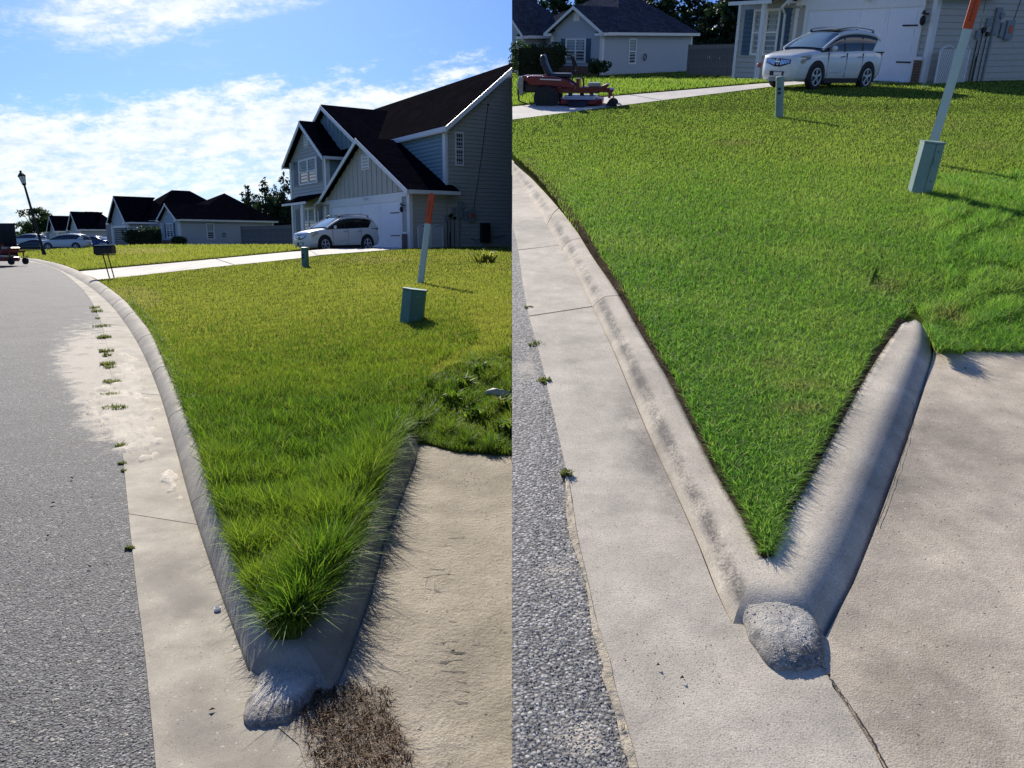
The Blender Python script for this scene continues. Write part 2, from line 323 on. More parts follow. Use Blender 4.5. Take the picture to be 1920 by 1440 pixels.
# ---------------------------------------------------------------- ground sheets
def inpoly(px, py, poly):
    n = len(poly); c = np.zeros(len(px), bool); j = n - 1
    for i in range(n):
        xi, yi = poly[i]; xj, yj = poly[j]
        if yi != yj:
            t = ((yi > py) != (yj > py)) & (px < (xj - xi) * (py - yi) / (yj - yi) + xi); c ^= t
        j = i
    return c
def resample(L, n):
    P = np.array(L, float); d = np.r_[0, np.cumsum(np.hypot(*np.diff(P, axis=0).T))]; t = np.linspace(0, d[-1], n)
    # smooth through the points with a Catmull-Rom like interpolation
    k = np.arange(len(P)); tt = np.interp(t, d, k); out = []
    for q in tt:
        i = min(int(q), len(P) - 2); u = q - i; p0 = P[max(i - 1, 0)]; p1 = P[i]; p2 = P[i + 1]; p3 = P[min(i + 2, len(P) - 1)]
        out.append(.5 * ((2 * p1) + (-p0 + p2) * u + (2 * p0 - 5 * p1 + 4 * p2 - p3) * u * u + (-p0 + 3 * p1 - 3 * p2 + p3) * u ** 3))
    return np.array(out)
def pairs(L, n):                 # list of ((x,y),(x,y)) resampled together
    P = np.array(L, float).reshape(len(L), 4); k = np.linspace(0, len(P) - 1, n); out = []
    for q in k:
        i = min(int(q), len(P) - 2); u = q - i; p0 = P[max(i - 1, 0)]; p1 = P[i]; p2 = P[i + 1]; p3 = P[min(i + 2, len(P) - 1)]
        out.append(.5 * ((2 * p1) + (-p0 + p2) * u + (2 * p0 - 5 * p1 + 4 * p2 - p3) * u * u + (-p0 + 3 * p1 - 3 * p2 + p3) * u ** 3))
    o = np.array(out); return o[:, :2], o[:, 2:]
def sheet(name, fr, poly, hf, m, step=26, dz=0.0, parent=None, attr=None, rough=0, skirt=0, **kw):
    poly = [tuple(map(float, p)) for p in poly]; P = []
    for i, a in enumerate(poly):
        b = poly[(i + 1) % len(poly)]; n = max(1, int(math.hypot(b[0] - a[0], b[1] - a[1]) / (step * 1.5)))
        P += [(a[0] + (b[0] - a[0]) * k / n, a[1] + (b[1] - a[1]) * k / n) for k in range(n)]
    xs = [p[0] for p in poly]; ys = [p[1] for p in poly]
    gx, gy = np.meshgrid(np.arange(min(xs) + step / 2, max(xs), step), np.arange(min(ys) + step / 2, max(ys), step * .8)); gx = gx.ravel(); gy = gy.ravel()
    if rough or step < 20: gx = gx + RNG.uniform(-.3, .3, gx.shape) * step; gy = gy + RNG.uniform(-.3, .3, gy.shape) * step
    k = inpoly(gx, gy, P); gx, gy = gx[k], gy[k]
    V2 = [Vector(p) for p in P] + [Vector(p) for p in zip(gx, gy)]; nb = len(P)
    ov, oe, of, *_ = delaunay_2d_cdt(V2, [], [list(range(nb))], 1, 1e-5)
    X = np.array([v[0] for v in ov]); Y = np.array([v[1] for v in ov])
    V = fr.g(X, Y, hf); V[:, 2] += dz
    if rough: V[nb:, 2] += RNG.normal(0, rough, len(V) - nb)
    at = {}
    if attr: at = {k: f(X, Y) for k, f in attr.items()}
    fs = [tuple(f) for f in of]
    # wind up
    a, b, c = (V[[f[i] for f in fs]] for i in range(3)); up = np.cross(b - a, c - a)[:, 2] < 0
    fs = [f[::-1] if u else f for f, u in zip(fs, up)]
    nf = len(fs)
    if skirt:                    # a real edge going down into the ground, so a slab has thickness
        n0 = len(V); W_ = V[:nb].copy(); W_[:, 2] -= skirt; V = np.vstack([V, V[:nb], W_]); fs += [(n0 + i, n0 + (i + 1) % nb, n0 + nb + (i + 1) % nb, n0 + nb + i) for i in range(nb)]
        at = {k: np.r_[v, v[:nb], v[:nb]] for k, v in at.items()}
    me = mesh_np(name, V, fs, m, True, at, nf); o = link(name, me, fr, parent); return setp(o, **kw)
def ribbon(name, fr, toe, edge, hf, m, n=40, prof=None, parent=None, grime_shade=None, cols=9, **kw):
    CH = CURB_H if fr.side < 0 else CURB_B; qk = .8 if fr.side < 0 else .55
    T0, E0 = toe, edge; a = fr.g(T0[:, 0], T0[:, 1], hf); b = fr.g(E0[:, 0], E0[:, 1], lambda x, y: hf(x, y) + CH)
    ts = np.linspace(0, 1, cols); V = []; G = []
    for i in range(len(a)):
        for t in ts:
            p = a[i] * (1 - t) + b[i] * t; z0 = hf(p[0], p[1]); p = p.copy(); q = min(t / qk, 1); p[2] = z0 + CH * (q * q * (3 - 2 * q) * .55 + (1 - (1 - q) ** 2) * .45) + .004
            if t < 1e-6: p[2] = z0 - .02
            V.append(p); G.append(grime_shade(t) if grime_shade else 0)
    k = len(ts); fs = [(i * k + j, i * k + j + 1, (i + 1) * k + j + 1, (i + 1) * k + j) for i in range(len(a) - 1) for j in range(k - 1)]
    # back face going down, and end faces
    n0 = len(V)
    for i in range(len(a)): p = V[i * k + k - 1].copy(); p[2] -= .2; V.append(p); G.append(0)
    fs += [(i * k + k - 1, n0 + i, n0 + i + 1, (i + 1) * k + k - 1) for i in range(len(a) - 1)]
    e = (len(a) - 1) * k
    for ids in (list(range(k)) + [n0], [n0 + len(a) - 1] + list(range(e + k - 1, e - 1, -1))):
        b0 = len(V); V += [V[i].copy() for i in ids]; G += [0] * len(ids); fs.append(tuple(range(b0, b0 + len(ids))))
    V = np.array(V); me = mesh_np(name, V, fs, m, True, {'grime_shade': G}); bm = bmesh.new(); bm.from_mesh(me); bmesh.ops.recalc_face_normals(bm, faces=bm.faces)
    for f in bm.faces:
        if len(f.verts) > 4: f.smooth = False
    bm.to_mesh(me); bm.free()
    return setp(link(name, me, fr, parent), **kw)

# measured outlines ------------------------------------------------
ASPH_A = resample([(300, 1540), (290, 1412), (272, 1230), (258, 1120), (245, 1000), (235, 900), (227, 820), (217, 750), (206, 690), (198, 635), (185, 592), (165, 555), (143, 532), (118, 512), (90, 499), (60, 492), (30, 489), (-60, 488)], 60)
LC_A = [((466, 1262), (520, 1196)), ((440, 1190), (483, 1128)), ((412, 1112), (452, 1055)), ((388, 1042), (427, 990)), ((366, 975), (404, 925)), ((348, 912), (384, 862)), ((332, 852), (360, 808)), ((316, 795), (337, 748)), ((300, 742), (317, 700)), ((280, 690), (298, 655)), ((260, 648), (281, 622)), ((238, 612), (258, 592)), ((214, 580), (234, 564)), ((190, 556), (208, 543)), ((165, 536), (182, 526)), ((130, 515), (145, 507)), ((100, 501), (112, 495)), ((72, 493), (82, 488)), ((45, 488), (50, 484)), ((-60, 486), (-60, 482))]
LT_A, LE_A = pairs(LC_A, 96)
def square_up(T_, E_, lim, off):     # pair each toe point with the edge point straight across the curb
    E2 = E_.copy(); o = np.argsort(E_[:, 1])
    for i, (x, y) in enumerate(T_):
        if y > lim:
            ye = min(max(y - off(y), E_[:, 1].min()), E_[:, 1].max()); k = min((y - lim) / 60, 1); q = np.array([np.interp(ye, E_[o, 1], E_[o, 0]), ye]); E2[i] = q * k + E_[i] * (1 - k)
    return E2
LE_A0 = LE_A; LE_A = square_up(LT_A, LE_A, 560, lambda y: 13 + 53 * math.exp(-(1262 - y) / 55))
RC_A = [((628, 1306), (551, 1196)), ((660, 1225), (592, 1145)), ((694, 1130), (640, 1065)), ((709, 1075), (672, 985)), ((723, 1015), (702, 920)), ((752, 945), (728, 865)), ((781, 868), (748, 826)), ((788, 838), (757, 815)), ((776, 819), (768, 814))]
RT_A, RE_A = pairs(RC_A, 36)
ASPH_B = resample([(1215, 1540), (1185, 1412), (1150, 1290), (1140, 1240), (1120, 1180), (1100, 1090), (1080, 1000), (1065, 900), (1050, 830), (1032, 750), (1018, 690), (1005, 640), (990, 585), (980, 530), (975, 490), (968, 450), (960, 420)], 60)
LC_B = [((1372, 1172), (1430, 1048)), ((1340, 1105), (1395, 980)), ((1305, 1015), (1348, 900)), ((1264, 922), (1296, 800)), ((1222, 832), (1253, 714)), ((1185, 745), (1203, 630)), ((1150, 660), (1155, 545)), ((1112, 580), (1112, 480)), ((1072, 502), (1078, 422)), ((1040, 448), (1040, 370)), ((1006, 392), (1003, 327)), ((975, 345), (972, 299)), ((960, 325), (960, 288))]
LT_B, LE_B = pairs(LC_B, 80)
LE_B = square_up(LT_B, LE_B, 380, lambda y: 20 + 104 * math.exp(-(1172 - y) / 70))
RC_B = [((1548, 1195), (1438, 1048)), ((1600, 1095), (1480, 962)), ((1635, 1005), (1528, 880)), ((1668, 915), (1575, 795)), ((1702, 820), (1620, 713)), ((1730, 735), (1660, 650)), ((1749, 680), (1680, 622)), ((1750, 650), (1688, 609)), ((1743, 627), (1697, 604)), ((1722, 612), (1705, 606))]
RT_B, RE_B = pairs(RC_B, 36)
L = lambda a: [tuple(p) for p in a]
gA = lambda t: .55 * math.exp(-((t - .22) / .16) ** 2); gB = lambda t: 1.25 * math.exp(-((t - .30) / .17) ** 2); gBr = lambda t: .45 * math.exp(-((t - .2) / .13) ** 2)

# far terrain: one sheet each side reaching the horizon
def terrain(name, fr, hf, s, label):
    ys = [-3, 0, 2, 4, 6, 9, 13, 18, 25, 35, 50, 70, 100, 160, 300, 700, 2500] if s < 0 else [-3, 0, 2, 4, 6, 9, 13, 18, 22, 26, 28, 30, 32, 34, 36, 38, 40, 42, 44, 46, 48, 50, 52, 54, 60, 70, 100, 130]
    xs = [-9, -3, 0, 1, 2, 4, 8, 16, 30, 60, 120, 400, 2500] if s < 0 else [0, 1, 2, 4, 8, 16, 30, 60, 120]
    V = [(s * x, y, float(hf(np.float64(s * x), np.float64(y))) - .06) for y in ys for x in xs]; k = len(xs)
    fs = [(j * k + i, j * k + i + 1, (j + 1) * k + i + 1, (j + 1) * k + i) for j in range(len(ys) - 1) for i in range(k - 1)]
    if s < 0: fs = [f[::-1] for f in fs]
    return setp(link(name, mesh_np(name, V, fs, M['soil'], True), fr), label=label, kind='structure')
terrain('ground', A, roadA, -1, 'dark soil under the street and lawns of the left view')
terrain('ground', B, roadB, 1, 'dark soil under the street and lawns of the right view')
_ys = np.linspace(.6, 120, 60); _t = [B.M @ Vector((.004, y, float(lawnB(np.float64(.1), np.float64(y))) - .22)) for y in _ys]
_V = [tuple(p) for p in _t] + [(p.x, p.y, float(roadA(np.float64(0), np.float64(p.y))) - .4) for p in _t]; _n = len(_ys)
_V = _V + [(x + .15, y, z) for x, y, z in _V]; _f = [(i, i + 1, _n + i + 1, _n + i) for i in range(_n - 1)] + [(2 * _n + i, 3 * _n + i, 3 * _n + i + 1, 2 * _n + i + 1) for i in range(_n - 1)] + [(i, 2 * _n + i, 2 * _n + i + 1, i + 1) for i in range(_n - 1)]
setp(link('earth_bank', mesh_np('earth_bank', _V, _f, M['soil'])), label='earth bank carrying the side of the sloping plot', kind='structure')
def dustA(x, y):
    return np.clip(1.1 * np.exp(-((x - 198) / 78) ** 2 - ((y - 740) / 110) ** 2) + .55 * np.exp(-((x - 140) / 60) ** 2 - ((y - 660) / 60) ** 2) + .25 * np.exp(-((x - 215) / 60) ** 2 - ((y - 620) / 60) ** 2), 0, 1)
def dustB(x, y):
    return np.clip(.75 * np.exp(-((x - 1050) / 60) ** 2 - ((y - 1060) / 45) ** 2) + .9 * np.exp(-((x - 1085) / 60) ** 2 - ((y - 1385) / 45) ** 2) + .8 * np.exp(-((x - 985) / 30) ** 2 - ((y - 690) / 60) ** 2), 0, 1)
sheet('road', A, L(ASPH_A) + [(-120, 488), (-420, 560), (-420, 1540)], roadA, M['asphA'], 22, attr={'dust': dustA}, label='worn grey asphalt street with drifted sand, left view', kind='structure')
sheet('road', B, [(960, 1540)] + L(ASPH_B), roadB, M['asphB'], 30, attr={'dust': dustB}, label='blue grey asphalt street beside the clean gutter, right view', kind='structure')
# gutters, cast in slabs with open joints
def cutpt(a, y): o = np.argsort(a[:, 1]); return (float(np.interp(y, a[o, 1], a[o, 0])), float(y))
def slabs(root, fr, asph, toe, ys, hf, m, bottom, gap, name='gutter_slab'):
    # each slab lies between two joints: lists of (asphalt side, kerb side) split fractions
    for q_, ((a0, t0), (a1, t1)) in enumerate(zip(ys[:-1], ys[1:])):
        n = len(asph) - 1; k = len(toe) - 1
        ia = np.linspace(a0 + gap, a1 - gap, 14); it = np.linspace(t0 + gap, t1 - gap, 14)
        pa = np.stack([np.interp(ia * n, np.arange(n + 1), asph[:, j]) for j in (0, 1)], -1); pt = np.stack([np.interp(it * k, np.arange(k + 1), toe[:, j]) for j in (0, 1)], -1)
        sheet(name, fr, L(pa) + L(pt[::-1]), hf, m, 20, dz=.006, parent=root, skirt=.05)
def stains(L_):
    return lambda x, y: np.clip(sum(k * np.exp(-(((x - cx) * math.cos(a) + (y - cy) * math.sin(a)) / rx) ** 2 - (((y - cy) * math.cos(a) - (x - cx) * math.sin(a)) / ry) ** 2) for cx, cy, rx, ry, a, k in L_), 0, 1)
STB = stains([(1248, 905, 34, 150, -.5, .55), (1190, 800, 30, 90, -.45, .45), (1085, 700, 22, 60, -.3, .35), (1350, 1060, 16, 90, -.35, .45), (1010, 540, 18, 35, 0, .35), (1330, 1180, 120, 30, .4, .22), (1480, 1390, 90, 60, 0, .3), (1560, 1300, 50, 40, 0, .35)])
STP = stains([(1700, 880, 22, 150, .35, .5), (1610, 1130, 30, 110, .5, .45), (1790, 850, 70, 60, 0, .28), (1640, 1250, 60, 30, 0, .3), (1850, 1180, 60, 70, 0, .25), (1760, 1330, 90, 40, .2, .28)])
STA = stains([(330, 1080, 40, 90, -.2, .35), (390, 1200, 30, 70, -.3, .3), (360, 1350, 60, 60, 0, .25), (300, 960, 20, 60, 0, .25), (440, 1370, 60, 30, 0, .3)])
gutA = empty('gutter', A, (0, 0, 0), label='grey concrete gutter pan between asphalt and curb, left view', kind='structure')
fa = lambda arr, y: float(np.interp(-y, -arr[:, 1], np.linspace(0, 1, len(arr))))
slabs(gutA, A, ASPH_A, LT_A, [(fa(ASPH_A, a), fa(LT_A, t)) for a, t in ((965, 985), (735, 742), (608, 612), (545, 549), (505, 507), (488.1, 486.1))], roadA, M['conA'], 0, .0003)
sheet('gutter_slab', A, L(ASPH_A[ASPH_A[:, 1] > 968]) + [cutpt(ASPH_A, 965.8), cutpt(LT_A, 985.8)] + L(LT_A[LT_A[:, 1] > 988][::-1]) + [(545, 1250), (630, 1304), (585, 1400), (610, 1540)], roadA, M['conA'], 16, attr={'grime_shade': STA}, dz=.006, parent=gutA, skirt=.05)
gutB = empty('gutter', B, (0, 0, 0), label='pale stained concrete gutter pan beside the clean curb, right view', kind='structure')
slabs(gutB, B, ASPH_B, LT_B, [(fa(ASPH_B, a), fa(LT_B, t)) for a, t in ((594, 576), (470, 461), (421, 326))], roadB, M['conB'], 0, .0005)
sheet('gutter_slab', B, L(ASPH_B[ASPH_B[:, 1] > 597]) + [cutpt(ASPH_B, 595.2), cutpt(LT_B, 577.2)] + L(LT_B[LT_B[:, 1] > 579][::-1]) + [(1450, 1180), (1548, 1196), (1560, 1290), (1585, 1325), (1640, 1412), (1700, 1540)], roadB, M['conB'], 16, attr={'grime_shade': STB}, dz=.006, parent=gutB, skirt=.05)
# kerbs
def curb_run(root, fr, T_, E_, cuts, hf, m, gr, gap=.0005, name='curb_segment'):
    k = len(T_) - 1
    for c0, c1 in zip(cuts[:-1], cuts[1:]):
        i = np.linspace(c0 + (gap if c0 > 0 else 0), c1 - (gap if c1 < 1 else 0), max(6, int((c1 - c0) * k))) * k
        f = lambda a: np.stack([np.interp(i, np.arange(k + 1), a[:, j]) for j in (0, 1)], -1)
        ribbon(name, fr, f(T_), f(E_), hf, m, parent=root, grime_shade=gr)
curA = empty('curb', A, (0, 0, 0), label='rolled concrete curb along the street under long grass', kind='structure')
curb_run(curA, A, LT_A, LE_A, [0] + [fa(LE_A, y) for y in (930, 772, 688, 628, 585, 560, 540)] + [1], roadA, M['curbA'], gA)
curA2 = empty('curb', A, (0, 0, 0), label='short rolled curb spur shaded by overhanging long grass', kind='structure')
curb_run(curA2, A, RT_A, RE_A, [0, 1], roadA, M['curbA'], gA)
curB = empty('curb', B, (0, 0, 0), label='pale rolled curb along the street beside the edged lawn', kind='structure')
curb_run(curB, B, LT_B, LE_B, [0] + [fa(LE_B, y) for y in (555, 447, 387)] + [1], roadB, M['curbB'], gB)
curB2 = empty('curb', B, (0, 0, 0), label='short pale rolled curb spur with a rounded end', kind='structure')
curb_run(curB2, B, RT_B, RE_B, [0, 1], roadB, M['curbB'], gBr)
# where the two curbs meet: a cast nose
def nose(fr, toeL, tip, toeR, front, hf, m, root):
    V = []; G = []; n = 15; k = 9; CH = CURB_H if fr.side < 0 else CURB_B; qk = .8 if fr.side < 0 else .55
    tl, tr = np.array(toeL, float), np.array(toeR, float); fr_ = np.array(front, float); tp = np.array(tip, float)
    for i in range(n):
        u = i / (n - 1); q = (1 - u) ** 2 * tl + 2 * u * (1 - u) * fr_ + u * u * tr; te = tp[0] * (1 - u) + tp[1] * u
        a = fr.g(q[0], q[1], hf)[0]; b = fr.g(te[0], te[1], lambda x, y: hf(x, y) + CH)[0]
        for j in range(k):
            t = j / (k - 1); p = a * (1 - t) + b * t; s = min(t / qk, 1); p[2] = float(hf(p[0], p[1])) + CH * (s * s * (3 - 2 * s) * .55 + (1 - (1 - s) ** 2) * .45) + .004 - (.024 if j == 0 else 0); V.append(p); G.append(.5 * math.exp(-((t - .2) / .15) ** 2))
    fs = [(i * k + j, i * k + j + 1, (i + 1) * k + j + 1, (i + 1) * k + j) for i in range(n - 1) for j in range(k - 1)]
    me = mesh_np('curb_nose', V, fs, m, True, {'grime_shade': G}); bm = bmesh.new(); bm.from_mesh(me); bmesh.ops.recalc_face_normals(bm, faces=bm.faces)
    if sum(f.normal.z for f in bm.faces) < 0: bmesh.ops.reverse_faces(bm, faces=bm.faces)
    bm.to_mesh(me); bm.free(); link('curb_nose', me, fr, root)
nose(A, LT_A[0], (LE_A[0], RE_A[0]), RT_A[0], (545, 1305), roadA, M['curbA'], curA)
nose(B, LT_B[0], (LE_B[0], RE_B[0]), RT_B[0], (1455, 1225), roadB, M['curbB'], curB)
def knob(fr, cx, cy, rx, hf, m, label, sq=1.95, hz=.042):
    c = fr.g(cx, cy, hf)[0]; ppm = abs(fr.pix(c + np.array([.1, 0, 0]))[0] - fr.pix(c)[0]) * 10; r = rx / ppm; rs = np.random.default_rng(5); V = []; G = []; nu, nv = 96, 40
    from mathutils import noise as mn
    wob = lambda a: 1 + .045 * math.sin(3 * a + 1.2) + .03 * math.sin(5 * a + .4) + .018 * math.sin(11 * a) + .012 * math.sin(19 * a + 2)
    dome = lambda t: hz * max(0.0, 1 - t ** 3.4) ** .62 * (1 - .25 * t)
    def shape(a, t):
        ca, sa = math.cos(a), math.sin(a); q = (abs(ca) ** 2.6 + abs(sa) ** 2.6) ** (-1 / 2.6); rr = r * t * wob(a) * q; return rr * ca, rr * sa * sq
    for j in range(nv + 1):
        t = math.sin(j / nv * PI / 2)
        for i in range(nu):
            a = 2 * PI * i / nu; x, y = shape(a, t); z = dome(t) - (.03 if j == nv else 0) + .0019 * mn.fractal(Vector((x * 38, y * 38, 3)), .8, 2, 4)
            V.append((x, y, z)); G.append(float(sst(t - .16 * math.sin(a), .74, 1.0)))  # rim grime, reaching higher in front to paint the shade of that face
    fs = [(j * nu + i, (j + 1) * nu + i, (j + 1) * nu + (i + 1) % nu, j * nu + (i + 1) % nu) for j in range(nv) for i in range(nu)]
    Mt = Matrix.Translation(Vector(c) + Vector((0, 0, .012))); R_ = empty('curb_end_block', fr, Vector(c) + Vector((0, 0, .012)), 0, label, 'concrete block'); link('block', mesh_np('block', V, fs, m, True, {'grime_shade': G}), None, R_)
    oc = [(1, 0, 0), (-1, 0, 0), (0, 1, 0), (0, -1, 0), (0, 0, 1), (0, 0, -1)]; sv = []; sf = []
    for k in range(420):
        a = rs.uniform(0, 2 * PI); t = rs.uniform(.0, .97) ** .45; x, y = shape(a, t); z = dome(t); q = rs.uniform(.0012, .0038) * (1 + .6 * (rs.random() > .9)); b = len(sv); an = rs.uniform(0, PI)
        for o in oc: u = rs.uniform(.6, 1.2); sv.append((x + q * u * (o[0] * math.cos(an) - o[1] * math.sin(an)), y + q * u * (o[0] * math.sin(an) + o[1] * math.cos(an)), z + q * u * o[2] * .7))
        sf += [(b + p, b + q_, b + w) for p, q_, w in ((0, 2, 4), (2, 1, 4), (1, 3, 4), (3, 0, 4))]
    setp(link('exposed_stones', mesh_np('exposed_stones', sv, sf, M['peb']), None, R_), kind='stuff')
knob(A, 536, 1292, 60, roadA, M['bulb'], 'rough rounded concrete block at the curb corner, half in grass shadow')
knob(B, 1453, 1158, 72, roadB, M['bulb'], 'rough rounded concrete block at the corner of the clean curb')

# driveway pads beside the curb ends
PAD_A = [(474, 1312), (510, 1358), (560, 1400), (610, 1540), (960, 1540), (960, 846), (860, 840), (800, 826), (786, 836), (781, 868), (752, 945), (723, 1015), (709, 1075), (694, 1130), (660, 1225), (628, 1306), (560, 1350)]
sheet('driveway_pad', A, PAD_A, roadA, M['sand2'], 16, dz=.009, rough=.0022, label='sandy grit covered driveway pad beside the shaded curb spur', kind='structure')
PAD_B = [(1525, 1231), (1548, 1196), (1600, 1097), (1636, 1007), (1669, 917), (1703, 822), (1731, 737), (1749, 672), (1750, 640), (1800, 640), (1990, 645), (1990, 1540), (1705, 1540), (1646, 1412), (1590, 1325), (1564, 1288)]
sheet('driveway_pad', B, PAD_B, roadB, M['padB'], 18, attr={'grime_shade': STP}, dz=.007, skirt=.05, label='tan stained concrete driveway pad beside the clean curb spur', kind='structure')
# lawns (soil under the blades)
LAWN_A = L(LE_A[LE_A[:, 1] > 526]) + [(182, 525), (560, 484), (600, 478), (760, 466), (960, 458), (960, 850), (860, 846), (800, 830), (768, 814)] + L(RE_A[::-1])
LAWN_B = L(LE_B) + [(960, 224), (1200, 193), (1440, 163), (1530, 155), (1740, 148), (1990, 138), (1990, 648), (1800, 645), (1754, 640), (1738, 612), (1712, 603)] + L(RE_B[::-1])
sheet('lawn_soil', A, LAWN_A, lawnA, M['soil'], 20, label='dark soil below the long uncut corner lawn', kind='structure', skirt=.08)
sheet('lawn_soil', B, LAWN_B, lawnB, M['soil'], 26, label='dark soil below the mown and edged corner lawn', kind='structure', skirt=.08)
for E_, sg in ((LE_B[LE_B[:, 1] > 300], 1), (RE_B, -1)):
    sheet('turf_cut', B, L(E_ if sg > 0 else E_[::-1])[::-1] + [(p[0] + sg * (19 + 4 * math.sin(p[1] / 9)), p[1] - 6) for p in L(E_ if sg > 0 else E_[::-1])], lawnB, M['dirt'], 9, dz=.005, rough=.003, skirt=.06, label='dark cut earth edge of the turf along the ' + ('street curb' if sg > 0 else 'curb spur') + ', right view', kind='structure')
DRV_A = [(146, 508), (560, 470), (640, 465), (756, 464), (770, 466), (640, 474), (560, 484), (183, 524)]
DRV_B = [(960, 199), (1120, 182), (1425, 156), (1530, 148), (1712, 145), (1718, 150), (1560, 156), (1440, 164), (1200, 194), (960, 225)]
def panels(root, fr, lo, hi, cuts, hf, m):
    f = lambda P, t: np.stack([np.interp(t * (len(P) - 1), np.arange(len(P)), np.array(P, float)[:, j]) for j in (0, 1)], -1)
    for c0, c1 in zip(cuts[:-1], cuts[1:]):
        t = np.linspace(c0 + .0012, c1 - .0012, 6); sheet('driveway_panel', fr, L(f(hi, t)) + L(f(lo, t)[::-1]), hf, m, 14, dz=-.01, parent=root, skirt=.06)
dA = empty('driveway', A, (0, 0, 0), label='pale concrete driveway running to the two storey garage, left view', kind='structure')
panels(dA, A, [(184, 524.5), (400, 500), (560, 484), (640, 477), (700, 472), (752, 470)], [(146, 508.5), (360, 489), (540, 472), (620, 466), (680, 463), (752, 461)], [0, .25, .5, .75, 1], lambda x, y: lawnA(x, y), M['driveA'])
dB = empty('driveway', B, (0, 0, 0), label='pale concrete driveway running past the parked mower, right view', kind='structure')
panels(dB, B, [(960, 225), (1200, 194), (1440, 164), (1560, 157), (1722, 153)], [(960, 199), (1120, 182), (1425, 156), (1530, 149), (1712, 144)], [0, .3, .55, .8, 1], lawnB, M['driveA'])
FARL_A = L(LE_A[LE_A[:, 1] < 508][::-1]) + [(146, 507), (360, 488), (540, 471), (560, 468), (640, 462), (760, 458), (760, 455.8), (548, 457), (300, 458), (150, 463), (90, 468), (45, 473), (-60, 476)]
def farA(x, y): return roadA(x, y) + CURB_H
sheet('far_lawn_soil', A, FARL_A[::-1], lawnA, M['soil'], 14, label='soil of the neighbouring lawn beyond the driveway, left view', kind='structure')
FARL_B = [(960, 198), (1120, 181), (1425, 155), (1530, 147), (1600, 142), (1600, 128), (1400, 128), (1100, 128), (960, 128)]
sheet('far_lawn_soil', B, FARL_B, lawnB, M['soil'], 7, label='soil of the neighbouring lawn behind the mower', kind='structure')

# ---------------------------------------------------------------- grass blades
def blades(name, fr, poly, n, hf, m, h=(.05, .09), w=.004, segs=2, lean=.5, hx=None, wpx=.75, bare=None, hole=None, side=0, fall=0, edge_lim=None, droop=0, **kw):
    xs = [p[0] for p in poly]; ys = [p[1] for p in poly]; PX = []; PY = []; c = 0; k0 = 0
    while c < n and k0 < 12:
        px = RNG.uniform(min(xs), max(xs), n * 2); py = RNG.uniform(min(ys), max(ys), n * 2); k = inpoly(px, py, poly)
        if hole is not None: k &= RNG.uniform(0, 1, len(px)) > hole(px, py)
        PX.append(px[k]); PY.append(py[k]); c += k.sum(); k0 += 1
    px = np.concatenate(PX)[:n]; py = np.concatenate(PY)[:n]; P = fr.g(px, py, hf); n = len(P)
    dist = P[:, 1] * math.cos(fr.p) + (EYE - P[:, 2]) * math.sin(fr.p); ppm = F / dist
    hh = RNG.uniform(h[0], h[1], n) * RNG.uniform(.75, 1.1, n)
    if hx is not None: hh = hh * hx(px, py, P)
    ww = np.maximum(w, wpx * 1.875 / ppm) * RNG.uniform(.6, 1.1, n)
    az = RNG.uniform(0, 2 * PI, n); ln = RNG.uniform(.12, 1, n) * lean
    d = np.stack([np.cos(az), np.sin(az), 0 * az], -1) * ln[:, None]
    fa_ = RNG.uniform(0, PI, n); sv = np.stack([np.cos(fa_), np.sin(fa_), 0 * fa_], -1)
    lv = segs + 1; V = np.zeros((n, 2 * segs + 1, 3)); tip = np.zeros((n, 2 * segs + 1))
    for j in range(segs + 1):
        t = j / segs; up = np.zeros((n, 3)); up[:, 2] = hh * (t - (.25 + droop) * ln * t * t); c = P + up + d * (hh * t * t)[:, None]; wd = ww * (1 - .75 * t ** 1.5) / 2
        if j < segs: V[:, 2 * j] = c - sv * wd[:, None]; V[:, 2 * j + 1] = c + sv * wd[:, None]; tip[:, 2 * j:2 * j + 2] = t
        else: V[:, 2 * j] = c; tip[:, 2 * j] = 1
    V[:, 0:2, 2] -= .01
    if fr.side < 0: ok = V[:, :, 0].max(1) < -.0005
    else: ok = V[:, :, 0].min(1) > .0005
    V = V[ok]; tip = tip[ok]; n2 = len(V); nv = 2 * segs + 1; base = (np.arange(n2) * nv)[:, None]; tri = []
    for j in range(segs):
        a = 2 * j
        if j < segs - 1: tri += [[a, a + 1, a + 3], [a, a + 3, a + 2]]
        else: tri += [[a, a + 1, a + 2]]
    T3 = (base[:, None, :] + np.array(tri)[None]).reshape(-1, 3)
    rnd = np.repeat(RNG.uniform(0, 1, n2), nv); at = {'rnd': rnd, 'tip': tip.ravel()}
    if bare is not None: at['bare'] = np.repeat(bare(px, py)[ok], nv)
    me = mesh_np(name, V.reshape(-1, 3), T3, m, False, at); return setp(link(name, me, fr), kind='stuff', **kw)
clump = lambda px, py, s=1: .75 + .5 * (np.sin(px / (31 * s) + 2 * np.sin(py / (23 * s))) * np.sin(py / (17 * s) + 1.7 * np.sin(px / (41 * s))) > .1)
def hA(px, py, P):               # long by the tip, shorter up the slope
    y = P[:, 1]; sc = 1.0 - .52 * sst(y, 3.0, 8.5)
    o = np.argsort(RE_A[:, 1]); xr = np.interp(py, RE_A[o, 1], RE_A[o, 0]); sc = sc * (1 + .55 * np.exp(-((xr - px) / 55) ** 2) * sst(py, 760, 900))
    return sc * (.82 + .3 * np.sin(P[:, 0] * 7 + 2 * np.sin(P[:, 1] * 5)) * np.sin(P[:, 1] * 6.3))
pA = L(LE_A[LE_A[:, 1] > 526]) + [(182, 525), (400, 502), (560, 486), (600, 480), (760, 468), (960, 460), (960, 660), (840, 690), (800, 720), (762, 812)] + L(RE_A[::-1])
